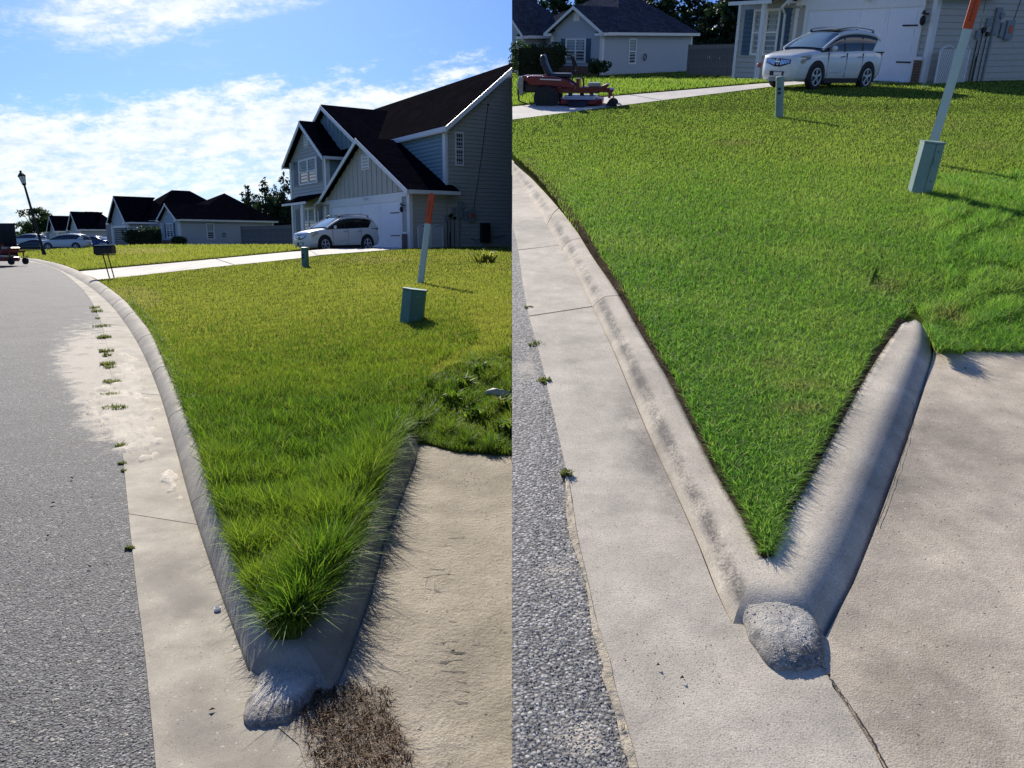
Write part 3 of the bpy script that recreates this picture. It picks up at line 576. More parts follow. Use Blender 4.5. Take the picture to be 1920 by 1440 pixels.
nearA = [p for p in pA if p[1] > 690] ; nearA = [(LE_A[i][0] - 7 * float(sst(LE_A[i][1], 700, 1000)), LE_A[i][1] + 6 * float(sst(LE_A[i][1], 1000, 1190))) for i in range(len(LE_A)) if LE_A[i][1] > 550] + [(860, 550), (900, 640), (810, 690), (768, 812)] + [(p[0] + 9, p[1] + 6 * float(sst(p[1], 1000, 1190))) for p in L(RE_A[::-1])]
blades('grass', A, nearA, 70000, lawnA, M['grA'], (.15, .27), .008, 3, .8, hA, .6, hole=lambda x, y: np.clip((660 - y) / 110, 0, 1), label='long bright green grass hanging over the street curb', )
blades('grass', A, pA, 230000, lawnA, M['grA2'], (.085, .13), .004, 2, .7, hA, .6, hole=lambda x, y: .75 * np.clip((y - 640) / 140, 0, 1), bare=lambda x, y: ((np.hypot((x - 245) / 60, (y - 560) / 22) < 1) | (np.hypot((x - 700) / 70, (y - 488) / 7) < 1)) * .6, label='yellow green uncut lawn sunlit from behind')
# tufts and shade of the ragged patch to the right
pR = [(762, 812), (800, 720), (845, 680), (960, 655), (960, 852), (860, 846), (800, 830)]
blades('grass', A, pR, 15000, lawnA, M['grA'], (.05, .10), .005, 2, 1.2, lambda x, y, P: .6 + .9 * (np.sin(x / 13) * np.sin(y / 11 + x / 29) > .35), .9, hole=lambda x, y: .55 * (np.sin(x / 17 + 2) * np.sin(y / 14 + x / 31) > .1), label='ragged tufted grass and clover at the edge of the sandy pad')
FA2 = [p for p in FARL_A]
blades('far_grass', A, FA2, 26000, lawnA, M['grA2'], (.06, .12), .008, 2, .5, None, .8, bare=lambda x, y: (np.hypot((x - 265) / 60, (y - 472) / 6) < 1) * .7, label='sunlit neighbouring lawn beyond the driveway, left view')
# the mown corner
def bareB(x, y):
    s = 0 * x
    for cx, cy, rx, ry, k in ((1500, 775, 50, 9, .9), (1455, 690, 30, 14, .6), (1660, 540, 36, 12, .7), (1380, 268, 45, 6, .9), (1560, 205, 60, 5, .5), (1750, 235, 90, 18, .35), (1500, 732, 55, 10, .6), (1850, 275, 50, 14, .5)): s = s + k * np.exp(-((x - cx) / rx) ** 2 - ((y - cy) / ry) ** 2)
    return np.clip(s + .25 * (RNG.uniform(0, 1, len(x)) > .93), 0, 1)
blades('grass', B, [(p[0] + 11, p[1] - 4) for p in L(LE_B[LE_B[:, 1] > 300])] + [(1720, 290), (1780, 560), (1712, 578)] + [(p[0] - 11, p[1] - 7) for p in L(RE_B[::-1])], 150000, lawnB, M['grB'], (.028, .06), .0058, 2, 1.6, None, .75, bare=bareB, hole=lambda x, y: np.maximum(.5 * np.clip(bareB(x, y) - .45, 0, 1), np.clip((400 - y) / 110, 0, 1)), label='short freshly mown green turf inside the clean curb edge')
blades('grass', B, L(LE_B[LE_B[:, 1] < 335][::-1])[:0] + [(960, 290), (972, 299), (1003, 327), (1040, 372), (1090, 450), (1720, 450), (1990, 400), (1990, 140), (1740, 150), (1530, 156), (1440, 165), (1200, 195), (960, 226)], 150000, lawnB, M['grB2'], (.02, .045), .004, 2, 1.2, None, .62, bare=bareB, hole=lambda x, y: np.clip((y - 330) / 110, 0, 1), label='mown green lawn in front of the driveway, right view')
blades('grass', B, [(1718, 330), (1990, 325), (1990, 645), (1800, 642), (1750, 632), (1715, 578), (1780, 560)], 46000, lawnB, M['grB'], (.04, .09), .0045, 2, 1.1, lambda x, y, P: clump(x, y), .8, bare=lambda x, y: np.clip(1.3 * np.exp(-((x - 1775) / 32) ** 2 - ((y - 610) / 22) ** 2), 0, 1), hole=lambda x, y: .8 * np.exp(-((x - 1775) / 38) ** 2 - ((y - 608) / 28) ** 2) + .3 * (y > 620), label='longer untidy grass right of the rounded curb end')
blades('far_grass', B, FARL_B, 26000, lawnB, M['grB2'], (.04, .08), .008, 2, .5, None, .8, label='bright neighbouring lawn behind the red mower')
# cut edge of the turf: roots and thatch along the kerbs
def edge_strip(fr, E_, hf, inward, n, m, h, label, lean=1.5, w=10):
    q = [(p[0] + inward[0] * w, p[1] + inward[1] * w) for p in L(E_)]; blades('turf_edge', fr, L(E_) + q[::-1], n, hf, m, h, .003 if fr is B else .009, 3, lean, None, .5, droop=.35, label=label)
edge_strip(B, LE_B[LE_B[:, 1] > 300], lawnB, (1, -.25), 9000, M['root'], (.012, .03), 'brown cut turf edge along the street curb, right view', 1.8, 7)
edge_strip(B, RE_B, lawnB, (-1, -.3), 6000, M['root'], (.012, .03), 'brown cut turf edge along the curb spur, right view', 1.8, 8)
edge_strip(A, LE_A[(LE_A[:, 1] > 560)], lawnA, (1, -.1), 5200, M['grA'], (.09, .17), 'long grass spilling over the street curb', 1.2, 14)
edge_strip(A, RE_A, lawnA, (-1, -.1), 6000, M['grA'], (.17, .28), 'long grass spilling over the curb spur', 1.2, 18)
blades('grass_tuft', B, [(1412, 1000), (1440, 1046), (1466, 1000), (1440, 960)], 1300, lawnB, M['grB'], (.03, .06), .004, 2, 1.5, None, .6, label='pointed green grass tuft at the tip of the edged lawn')
# thatch heap and thinner debris
def thatch_poly(fr, poly, n, label, h=(.012, .035), mt='thatch', lean=3.0, hf=None):
    P_ = np.array(poly, float); c_ = P_.mean(0); e_ = (P_.max(0) - P_.min(0)) / 2
    rag = lambda x, y: np.clip(1.6 * (np.hypot((x - c_[0]) / e_[0], (y - c_[1]) / e_[1]) + .22 * np.sin(x / 7 + 2 * np.sin(y / 9)) + .16 * np.sin(y / 5 + x / 11) - .62), 0, 1)
    blades('dead_grass', fr, poly, n, hf or (roadA if fr is A else roadB), M[mt], h, .0048, 2, lean, None, .5, droop=.1, hole=rag, label=label)
thatch_poly(A, [(565, 1345), (590, 1300), (650, 1285), (730, 1295), (735, 1345), (765, 1410), (780, 1500), (610, 1500), (580, 1400)], 9000, 'brown heap of dead grass beside the concrete block', (.015, .045))
thatch_poly(A, [(800, 850), (905, 860), (950, 850), (950, 905), (880, 935), (820, 900)], 700, 'dry brown clippings on the sandy pad below the ragged grass', (.01, .025))
thatch_poly(B, [(1735, 610), (1760, 600), (1830, 615), (1850, 655), (1800, 662), (1752, 668)], 3800, 'dry brown thatch at the rounded end of the curb spur, right view', (.01, .03))
blades('grass', B, [(1722, 590), (1800, 615), (1990, 630), (1990, 664), (1800, 662), (1756, 660), (1742, 630)], 7000, lawnB, M['grB'], (.03, .08), .005, 2, 1.6, None, .7, label='loose grass creeping over the top edge of the tan pad')
thatch_poly(A, [(770, 900), (950, 905), (950, 1000), (745, 1000)], 160, 'thin scattered dead stems on the sandy pad', (.01, .025))

# ---------------------------------------------------------------- small ground details
def weed(fr, px, py, r, n, h, label, grp, mt='weed', hf=None):
    hf = hf or (roadA if fr is A else roadB); c = fr.g(px, py, hf)[0]; V = []; T = []; rd = []; tp = []
    for i in range(n):
        a, q = random.uniform(0, 2 * PI), r * random.random() ** .6; x, y = q * math.cos(a), q * math.sin(a) * .8; l = h * random.uniform(.5, 1.2); b = random.uniform(0, 2 * PI); w = .0035 * max(1, h / .04); ln = random.uniform(.2, 1.2) * l; s = random.uniform(0, PI)
        k = len(V); dx, dy = math.cos(b) * ln, math.sin(b) * ln; sx, sy = math.cos(s) * w, math.sin(s) * w
        V += [(x - sx, y - sy, 0), (x + sx, y + sy, 0), (x + dx * .4 - sx, y + dy * .4 - sy, l * .65), (x + dx * .4 + sx, y + dy * .4 + sy, l * .65), (x + dx, y + dy, l * random.uniform(.6, 1))]
        T += [(k, k + 1, k + 3), (k, k + 3, k + 2), (k + 2, k + 3, k + 4)]; rd += [random.random()] * 5; tp += [0, 0, .5, .5, 1]
    o = link('weed', mesh_np('weed', V, np.array(T), M[mt], False, {'rnd': rd, 'tip': tp}), fr, None, Matrix.Translation(Vector(c))); return setp(o, label, 'weed', grp)
WG = 'weeds growing in the joint between asphalt and gutter'
for px, py, r, n, h, t in ((216, 768, .10, 150, .045, 'bushy green weed in the sand, nearest of the joint weeds'), (211, 741, .10, 190, .03, 'flat brown weed mat in the sand behind the bushy one'), (210, 717, .10, 120, .035, 'low olive weed in the sand, third from the front'), (203, 684, .09, 110, .05, 'green weed clump at the middle of the drifted sand'), (205, 690, .07, 70, .04, 'small weed touching the clump in mid sand'), (199, 660, .10, 110, .05, 'wide weed on the joint where the sand patch thins'), (200, 668, .06, 50, .05, 'short weed just before the wide joint weed'), (196, 634, .10, 100, .06, 'upright weed on the joint beyond the sand patch'), (191, 613, .14, 90, .05, 'weed low on the joint near the curving curb'), (184, 598, .06, 40, .04, 'tiny weed dot on the joint near the curving curb'), (182, 585, .12, 60, .07, 'dark weed on the joint before the road bends'), (178, 578, .1, 50, .06, 'farthest dark weed on the gutter joint'), (226, 838, .04, 60, .035, 'small yellow weed at the front rim of the sand'), (229, 870, .03, 90, .02, 'thin brown moss strip where the joint reappears'), (232, 884, .02, 60, .02, 'thin brown moss tuft just below the moss strip'), (243, 1030, .022, 120, .02, 'dark moss strip in the near gutter joint')):
    weed(A, px, py, r, n, h, t, WG)
weed(B, 1062, 893, .022, 80, .03, 'green weed sprout in the gutter joint beside the asphalt, right view', WG)
weed(B, 1006, 645, .05, 60, .015, 'dry brown weed in the joint left of the stained gutter', WG); weed(B, 1020, 715, .04, 70, .02, 'olive weed in the joint halfway up the right view', WG); weed(B, 992, 577, .03, 40, .015, 'tiny dry weed in the joint near the gutter crack', WG)
weed(A, 908, 492, .3, 60, .42, 'tall spindly green weed standing at the edge of the house shadow', None, 'grA2', lawnA)
def tufts(fr, pts, hf, h, n, r, label, mt):
    for i, (x, y) in enumerate(pts): o = weed(fr, x, y, r, n, h, label[i] if isinstance(label, list) else label, 'upright grass tufts in the ragged patch', mt, hf); o.name = 'grass_tuft'; o['category'] = 'grass tuft'
tufts(A, [(893, 788), (944, 770), (868, 728), (852, 756), (948, 812), (905, 700)], lawnA, .13, 60, .09, ['tallest bright tuft in front of the pale rock', 'bright tuft right under the tip of the pale rock', 'yellow green tuft just left behind the pale rock', 'small tuft left of the pale rock', 'bright tuft low beside the sandy pad', 'bright tuft behind the pale rock'], 'grA')
rk = MB(); rk.add([(-.10, -.02, 0), (.12, -.05, 0), (.16, .05, 0), (-.05, .08, 0), (-.085, 0, .035), (.02, -.03, .06), (.13, 0, .03), (-.02, .06, .05)], [(0, 1, 5, 4), (1, 2, 6, 5), (2, 3, 7, 6), (3, 0, 4, 7), (4, 5, 7), (5, 6, 7), (0, 3, 2, 1)])
c = A.g(928, 742, lawnA)[0]; o = rk.build('rock', M['rock'], None, A, Matrix.Translation(Vector(c) + Vector((0, 0, .01)))); setp(o, 'pale angular rock lying in the ragged grass', 'rock'); bevel(o, .006)
def disc_ring(fr, px, py, r, hf, m, name, label, cat):
    c = fr.g(px, py, hf)[0]; s = MB(); n = 24; V = []
    for rr, z in ((r, 0), (r * 1.02, .009), (r * .9, .012), (r * .78, .009), (r * .72, .002)): V += [(rr * math.cos(2 * PI * i / n), rr * math.sin(2 * PI * i / n), z) for i in range(n)]
    s.add(V, [(j * n + i, j * n + (i + 1) % n, (j + 1) * n + (i + 1) % n, (j + 1) * n + i) for j in range(4) for i in range(n)] + [tuple(4 * n + i for i in range(n))])
    o = s.build(name, m, None, fr, Matrix.Translation(Vector(c) + Vector((0, 0, .008))) @ Matrix.Rotation(.12, 4, 'X'), True); return setp(o, label, cat)
disc_ring(A, 408, 1147, .0135, roadA, M['trim'], 'bottle_cap', 'small white plastic bottle cap upside down in the gutter', 'bottle cap')
def chip(fr, px, py, s, hf, m, label, name='leaf', cat='leaf', grp=None):
    c = fr.g(px, py, hf)[0]; k = MB(); k.add([(-s, 0, .004), (-.3 * s, -.5 * s, .008), (s, -.1 * s, .004), (.2 * s, .5 * s, .012), (0, 0, .02 * min(1, s / .02))], [(0, 1, 4), (1, 2, 4), (2, 3, 4), (3, 0, 4), (0, 3, 2, 1)])
    return setp(k.build(name, m, None, fr, Matrix.Translation(Vector(c) + Vector((0, 0, .008))) @ Matrix.Rotation(random.uniform(0, 6), 4, 'Z')), label, cat, grp)
bl = M['dirt']
chip(A, 398, 1337, .012, roadA, bl, 'small curled brown leaf on the near gutter'); chip(A, 848, 1221, .009, roadA, M['amber'], 'tiny reddish leaf fragment on the sandy pad'); chip(A, 90, 1009, .012, roadA, bl, 'dark fleck of debris on the asphalt, left one'); chip(A, 168, 1067, .012, roadA, bl, 'dark fleck of debris on the asphalt near the joint'); chip(A, 135, 900, .016, roadA, bl, 'dark flat leaf on the asphalt left of the moss strip'); chip(A, 100, 947, .014, roadA, bl, 'thin dark twig scrap on the asphalt')
chip(B, 1202, 559, .03, lawnB, M['black'], 'small black scrap lying on the mown lawn', 'scrap', 'debris'); chip(B, 1233, 1254, .006, roadB, bl, 'black pebble on the pale gutter'); chip(B, 1278, 1278, .007, roadB, bl, 'small dark curled leaf on the pale gutter'); chip(B, 1553, 1273, .006, roadB, bl, 'dark crumb on the pad joint below the block'); chip(B, 1808, 695, .010, roadB, bl, 'dark seed lying on the tan pad')
# grit along the joint and loose stones
def pebbles(fr, poly, n, r, hf, m, label, dz=.006):
    xs = [p[0] for p in poly]; ys = [p[1] for p in poly]; px = RNG.uniform(min(xs), max(xs), n * 6); py = RNG.uniform(min(ys), max(ys), n * 6); k = inpoly(px, py, poly); px, py = px[k][:n], py[k][:n]
    P = fr.g(px, py, hf); n = len(P); oc = np.array([(1, 0, 0), (-1, 0, 0), (0, 1, 0), (0, -1, 0), (0, 0, 1), (0, 0, -.6)]); R = RNG.uniform(r[0], r[1], n); a = RNG.uniform(0, PI, n); J = RNG.uniform(.6, 1.2, (n, 6, 1))
    V = oc[None] * J * R[:, None, None] * np.array([1, .8, .6]); ca, sa = np.cos(a)[:, None], np.sin(a)[:, None]; V = np.stack([V[..., 0] * ca - V[..., 1] * sa, V[..., 0] * sa + V[..., 1] * ca, V[..., 2]], -1) + P[:, None] + np.array([0, 0, dz])
    f = np.array([(0, 2, 4), (2, 1, 4), (1, 3, 4), (3, 0, 4), (2, 0, 5), (1, 2, 5), (3, 1, 5), (0, 3, 5)]); T = (np.arange(n)[:, None, None] * 6 + f[None]).reshape(-1, 3)
    setp(link('pebbles', mesh_np('pebbles', V.reshape(-1, 3), T, m), fr), label, kind='stuff')
pebbles(A, L(ASPH_A[ASPH_A[:, 1] > 860]) + [(-120, 860), (-120, 1540)], 3800, (.0018, .0055), roadA, M['peb'], 'pale aggregate stones standing in the near asphalt, left view', -.0005)
pebbles(A, L(ASPH_A[ASPH_A[:, 1] > 860]) + [(-120, 860), (-120, 1540)], 5000, (.002, .006), roadA, M['asphA'], 'grey aggregate stones standing in the near asphalt, left view', -.0005)
pebbles(B, [(960, 1540)] + L(ASPH_B[ASPH_B[:, 1] > 700]), 1500, (.0015, .005), roadB, M['peb'], 'pale aggregate stones standing in the asphalt, right view', -.0005)
pebbles(B, [(960, 1540)] + L(ASPH_B[ASPH_B[:, 1] > 700]), 2500, (.002, .006), roadB, M['asphB'], 'grey aggregate stones standing in the asphalt, right view', -.0005)
pebbles(B, [(1150, 1190), (1330, 1190), (1360, 1320), (1200, 1340)], 60, (.001, .0035), roadB, M['pebd'], 'dark grit scattered on the pale gutter'); pebbles(B, PAD_B, 90, (.001, .003), roadB, M['pebd'], 'dark grit scattered on the tan pad')
pebbles(A, PAD_A, 1500, (.0012, .0038), roadA, M['pebd'], 'dark grit and seeds scattered on the sandy pad'); pebbles(A, PAD_A, 700, (.0012, .003), roadA, M['peb'], 'pale grit scattered on the sandy pad')
pebbles(A, [(250, 1000), (400, 1000), (460, 1540), (300, 1540)], 90, (.001, .003), roadA, M['pebd'], 'dark grit scattered on the near gutter, left view')
# sand drift over gutter and kerb toe, with real relief and tyre ridges
SAND_A = [(200, 700), (212, 650), (240, 630), (262, 655), (281, 692), (300, 744), (316, 797), (332, 854), (348, 914), (366, 977), (388, 1044), (412, 1113), (440, 1192), (462, 1255), (440, 1240), (418, 1180), (385, 1110), (350, 1040), (335, 985), (310, 930), (285, 895), (262, 880), (240, 862), (222, 855), (190, 835), (165, 800), (150, 760), (160, 720), (185, 705)]
def sandz(X, Y): return 0
def sand_sheet():
    o = sheet('drifted_sand', A, SAND_A, roadA, M['sand'], 5.0, dz=.013, label='drifted pale sand with tyre ridges lying in the gutter', kind='stuff')
    me = o.data; n = len(me.vertices); co = np.zeros(n * 3, np.float32); me.vertices.foreach_get('co', co); co = co.reshape(-1, 3); px, py = A.pix(co)
    # fade to the rim
    P = np.array(SAND_A); d = np.full(n, 1e9)
    for i in range(len(P)):
        a, b = P[i], P[(i + 1) % len(P)]; ab = b - a; t = np.clip(((px - a[0]) * ab[0] + (py - a[1]) * ab[1]) / (ab @ ab), 0, 1); d = np.minimum(d, np.hypot(px - a[0] - t * ab[0], py - a[1] - t * ab[1]))
    from mathutils import noise as mn
    x, y = co[:, 0], co[:, 1]; fb = np.array([mn.fractal(Vector((float(a) * 5, float(b) * 3, 0)), .8, 2.0, 6) for a, b in zip(x, y)]); d = d + fb * 30 - 8; fade = sst(d, 0, 22)
    # tread ridges across the wheel track, footprints and hollows
    s = y * 1.0 + .15 * x; track = np.exp(-((px - (245 + (py - 760) * .36)) / 48) ** 2) * sst(py, 715, 745) * (1 - sst(py, 960, 1010))
    z = .007 * np.sin(s * 2 * PI / .075) * track * (np.sin(x * 2 * PI / .11) > -.4) + RNG.normal(0, .0024, n)
    for cx, cy, rx, ry, dep in ((280, 849, 11, 6, .016), (284, 868, 12, 6, .016), (250, 708, 9, 4, .014), (300, 905, 8, 5, .012), (262, 780, 7, 4, .01), (240, 672, 6, 3, .012), (238, 655, 8, 4, .012), (298, 815, 6, 4, .01), (330, 925, 8, 6, .013), (272, 735, 14, 5, .012), (285, 742, 9, 6, .012), (258, 722, 12, 4, .01), (243, 690, 12, 4, .01)): z -= dep * np.exp(-((px - cx) / rx) ** 2 - ((py - cy) / ry) ** 2)
    rub = np.exp(-((px - (262 + (py - 640) * .36)) / 24) ** 2); z += rub * .006 * np.sin(x * 61 + 5 * np.sin(y * 23)) * np.sin(y * 47 + 3 * np.sin(x * 31))
    co[:, 2] += (.012 * fade * (.6 + .5 * np.sin(x * 6) * np.sin(y * 4)) + z * fade) - .030 * (1 - fade); me.vertices.foreach_set('co', co.ravel()); me.update()
sand_sheet()
# narrow sand strip in the joint, right view
st = L(ASPH_B[(ASPH_B[:, 1] > 880)]); sheet('joint_sand', B, [(x + (3 if y > 1180 else 1), y) for x, y in st] + [(x - (9 + 5 * math.sin(y / 37) + (8 if 1260 < y < 1420 else 0)), y) for x, y in st[::-1]], roadB, M['strip'], 9, dz=.009, rough=.002, label='tan sand packed in the joint between asphalt and pale gutter', kind='stuff')
# tread prints pressed in the sandy pad: low ridges of grit
def ridge(mb, fr, a, b, w, hf, h=.004):
    P = fr.g([a[0], b[0]], [a[1], b[1]], hf); d = P[1] - P[0]; nrm = np.array([-d[1], d[0], 0]) / (np.hypot(d[0], d[1]) + 1e-9) * w; z = np.array([0, 0, .010])
    pts = [P[0] - nrm + z - [0, 0, .004], P[1] - nrm + z - [0, 0, .004], P[1] + nrm + z - [0, 0, .004], P[0] + nrm + z - [0, 0, .004], P[0] * .85 + P[1] * .15 + z + [0, 0, h], P[0] * .15 + P[1] * .85 + z + [0, 0, h]]
    mb.add(pts, [(0, 1, 5, 4), (1, 2, 5), (2, 3, 4, 5), (3, 0, 4)])
tr = MB()
for a, b in (((808, 1015), (880, 1011)), ((812, 1028), (862, 1027)), ((785, 1088), (850, 1078)), ((786, 1106), (828, 1112)), ((795, 1118), (800, 1085)), ((812, 1120), (815, 1086)), ((812, 1210), (862, 1206)), ((815, 1224), (880, 1228)), ((820, 1246), (872, 1240)), ((815, 1262), (880, 1264)), ((838, 1200), (842, 1235)), ((848, 1282), (878, 1284)), ((850, 1298), (882, 1302)), ((835, 1318), (880, 1322)), ((912, 1165), (945, 1150)), ((918, 1172), (950, 1190)), ((925, 1158), (940, 1190)), ((880, 1212), (925, 1218)), ((840, 1168), (860, 1172)), ((905, 1150), (925, 1178)), ((800, 1070), (838, 1072))): ridge(tr, A, a, b, .011, roadA, .0012)
setp(tr.build('tread_print', M['sand2'], None, A, smooth=False), 'shallow tyre tread prints pressed in the sandy pad', kind='stuff')
# hairline cracks
def crack(fr, pts, hf, w, label, up=None):
    P = resample(pts, 24); P = P + RNG.normal(0, .9, P.shape); V = fr.g(P[:, 0], P[:, 1], hf); k = len(V); W_ = w * RNG.uniform(.3, 1.3, k); V[:, 2] += .0125; a = V.copy(); b = V.copy(); d = np.gradient(V, axis=0); nrm = np.stack([-d[:, 1], d[:, 0], 0 * d[:, 0]], -1); nrm /= np.linalg.norm(nrm, axis=1)[:, None] + 1e-9
    a += nrm * W_[:, None]; b -= nrm * W_[:, None]; setp(link('crack', mesh_np('crack', np.vstack([a, b]), [(i, k + i, k + i + 1, i + 1) for i in range(k - 1)], M['crack']), fr), label, kind='structure')
crack(B, [(1532, 1236), (1545, 1262), (1556, 1278), (1575, 1305), (1600, 1340)], roadB, .0016, 'dark crack running from the block down the joint of the pad'); crack(B, [(1600, 1340), (1625, 1380), (1650, 1425), (1690, 1500)], roadB, .0024, 'wider crack at the lower end of the pad joint')
crack(B, [(1712, 760), (1700, 830), (1672, 920), (1645, 990)], roadB, .0012, 'thin crumbling crack beside the curb spur')

# ---------------------------------------------------------------- houses
class Face:                       # a wall plane: o + u*U + z*Z + n*N (N points outwards)
    def __init__(s, o, U, N): s.o = Vector(o); s.U = Vector(U); s.N = Vector(N)
    def p(s, u, z, n=0): return s.o + s.U * u + Vector((0, 0, z)) + s.N * n
def span(poly, z):
    us = []
    for i in range(len(poly)):
        (a, za), (b, zb) = poly[i], poly[(i + 1) % len(poly)]
        if (za - z) * (zb - z) < 0: us.append(a + (b - a) * (z - za) / (zb - za))
    return (min(us), max(us)) if len(us) >= 2 else None
def backing(root, f, poly, m, name='wall'):
    return MB().prism([f.p(u, z, -.002) for u, z in poly], f.N * -.12).build(name, m, root)
def lap(root, f, poly, m, step=.195, z0=None, z1=None):
    backing(root, f, poly, m); zs = [p[1] for p in poly]; z = min(zs) if z0 is None else z0; top = max(zs) if z1 is None else z1
    while z < top - .03:
        a = span(poly, z + .004); b = span(poly, min(z + step, top) - .02)
        if a and b:
            h = min(z + step, top) - .014; mb = MB(); e = .036
            mb.add([f.p(a[0], z, 0), f.p(a[1], z, 0), f.p(b[1], h, 0), f.p(b[0], h, 0), f.p(a[0], z, e), f.p(a[1], z, e), f.p(b[1], h, .003), f.p(b[0], h, .003)], [(4, 5, 6, 7), (0, 1, 5, 4), (0, 4, 7, 3), (1, 2, 6, 5), (3, 7, 6, 2)])
            mb.build('siding_board', m, root)
        z += step
def batten(root, f, poly, m, step, z0):
    backing(root, f, poly, m); us = [p[0] for p in poly]; u = min(us) + step
    while u < max(us) - .05:
        zs = span([(z, u_) for u_, z in poly], u)
        if zs and zs[1] - zs[0] > .1: P = [f.p(u - .045 * step / .3, zs[0]), f.p(u + .045 * step / .3, zs[0]), f.p(u + .045 * step / .3, zs[1]), f.p(u - .045 * step / .3, zs[1])]; MB().prism(P, f.N * .03).build('batten', m, root)
        u += step
def strip(root, f, u0, u1, z0, z1, n=.04, m=None, name='trim', n0=0):
    return MB().prism([f.p(u0, z0, n0), f.p(u1, z0, n0), f.p(u1, z1, n0), f.p(u0, z1, n0)], f.N * (n - n0)).build(name, m or M['trim'], root)
def window(root, f, u0, u1, z0, z1, mu=1, mv=1, ku=1, grid=0, shutters=None, curtain=True):
    t = .09; w = t * ku; fr_ = MB()
    for a, b, c, d in ((u0 - w, u1 + w, z0 - t, z0), (u0 - w, u1 + w, z1, z1 + t), (u0 - w, u0, z0, z1), (u1, u1 + w, z0, z1)): fr_.prism([f.p(a, c), f.p(b, c), f.p(b, d), f.p(a, d)], f.N * .07)
    F_ = fr_.build('window', M['trim'], root)
    n = mu
    for i in range(mu):
        for j in range(2):
            a = u0 + (u1 - u0) * i / mu; b = u0 + (u1 - u0) * (i + 1) / mu; c = z0 + (z1 - z0) * j / 2; d = z0 + (z1 - z0) * (j + 1) / 2; g = .035
            MB().prism([f.p(a + g * ku, c + g, .016), f.p(b - g * ku, c + g, .016), f.p(b - g * ku, d - g, .016), f.p(a + g * ku, d - g, .016)], f.N * .008).build('pane', M['glass'], F_)
            if curtain and j == 1: MB().prism([f.p(a + g * ku * 3, c + g, .0245), f.p(b - g * ku * 3, c + g, .0245), f.p(b - g * ku * 3, d - g, .0245), f.p(a + g * ku * 3, d - g, .0245)], f.N * .001).build('blind', M['curtain'], F_)
    s = MB()
    s.prism([f.p(u0, (z0 + z1) / 2 - g, .02), f.p(u1, (z0 + z1) / 2 - g, .02), f.p(u1, (z0 + z1) / 2 + g, .02), f.p(u0, (z0 + z1) / 2 + g, .02)], f.N * .04)
    for i in range(1, mu): u = u0 + (u1 - u0) * i / mu; s.prism([f.p(u - g * ku * 1.4, z0, .02), f.p(u + g * ku * 1.4, z0, .02), f.p(u + g * ku * 1.4, z1, .02), f.p(u - g * ku * 1.4, z1, .02)], f.N * .045)
    for i in range(1, grid + 1): u = u0 + (u1 - u0) * i / (grid + 1); s.prism([f.p(u - .012 * ku, z0, .022), f.p(u + .012 * ku, z0, .022), f.p(u + .012 * ku, z1, .022), f.p(u - .012 * ku, z1, .022)], f.N * .012)
    if grid:
        for q in (.25, .75): z = z0 + (z1 - z0) * q; s.prism([f.p(u0, z - .012, .023), f.p(u1, z - .012, .023), f.p(u1, z + .012, .023), f.p(u0, z + .012, .023)], f.N * .012)
    s.build('sash', M['trim'], F_)
    if shutters:
        for a, b in ((u0 - w - shutters, u0 - w - .02), (u1 + w + .02, u1 + w + shutters)):
            k = MB(); k.prism([f.p(a, z0 - t, .01), f.p(b, z0 - t, .01), f.p(b, z1 + t, .01), f.p(a, z1 + t, .01)], f.N * .035)
            for q in range(9): z = z0 + (z1 - z0) * (q + .5) / 9; k.prism([f.p(a + .05 * ku, z - .05, .04), f.p(b - .05 * ku, z - .05, .04), f.p(b - .05 * ku, z + .03, .055), f.p(a + .05 * ku, z + .03, .055)], f.N * .008)
            k.build('shutter', M['shut'], root)
def roof(root, pts, m, th=.14, name='roof'):
    pts = [Vector(p) for p in pts]; n = (pts[1] - pts[0]).cross(pts[2] - pts[0]).normalized()
    if n.z > 0: n = -n
    return MB().prism(pts, n * th).build(name, m, root)
def fascia(root, a, b, h=.24, w=.05, out=(0, 0, 0), m=None):
    a, b = Vector(a), Vector(b); d = (b - a); s = d.cross(Vector((0, 0, 1))).normalized() * w; o = Vector(out)
    return MB().prism([a + o - Vector((0, 0, .03)), b + o - Vector((0, 0, .03)), b + o - Vector((0, 0, h)), a + o - Vector((0, 0, h))], s).build('fascia', m or M['trim'], root)
def vent(root, f, u0, u1, z0, z1):
    v = strip(root, f, u0, u1, z0, z1, .05, name='gable_vent')
    for i in range(5): z = z0 + (z1 - z0) * (i + .5) / 5; MB().prism([f.p(u0 + (u1 - u0) * .15, z - .03, .05), f.p(u1 - (u1 - u0) * .15, z - .03, .05), f.p(u1 - (u1 - u0) * .15, z + .03, .065), f.p(u0 + (u1 - u0) * .15, z + .03, .065)], f.N * .006).build('louvre', M['side'], v)
def gable_roof_x(root, b0, b1, ac, aw, zr, ze, m, b1r=None, lowlim=None):     # ridge along local x
    # right side (towards -y) and left side
    for sgn, bl in ((-1, (lowlim or (b1, b1))[0]), (1, (lowlim or (b1, b1))[1])):
        e = ac + sgn * aw; roof(root, [(b0, ac, zr), (b0, e, ze), (bl, e, ze), (b1r or b1, ac, zr)], m)
        fascia(root, (b0 - .03, ac, zr - .02), (b0 - .03, e, ze - .02), .26, .05); fascia(root, (b0, e + sgn * .03, ze + .0), (bl, e + sgn * .03, ze + .0), .2, .04 * sgn)
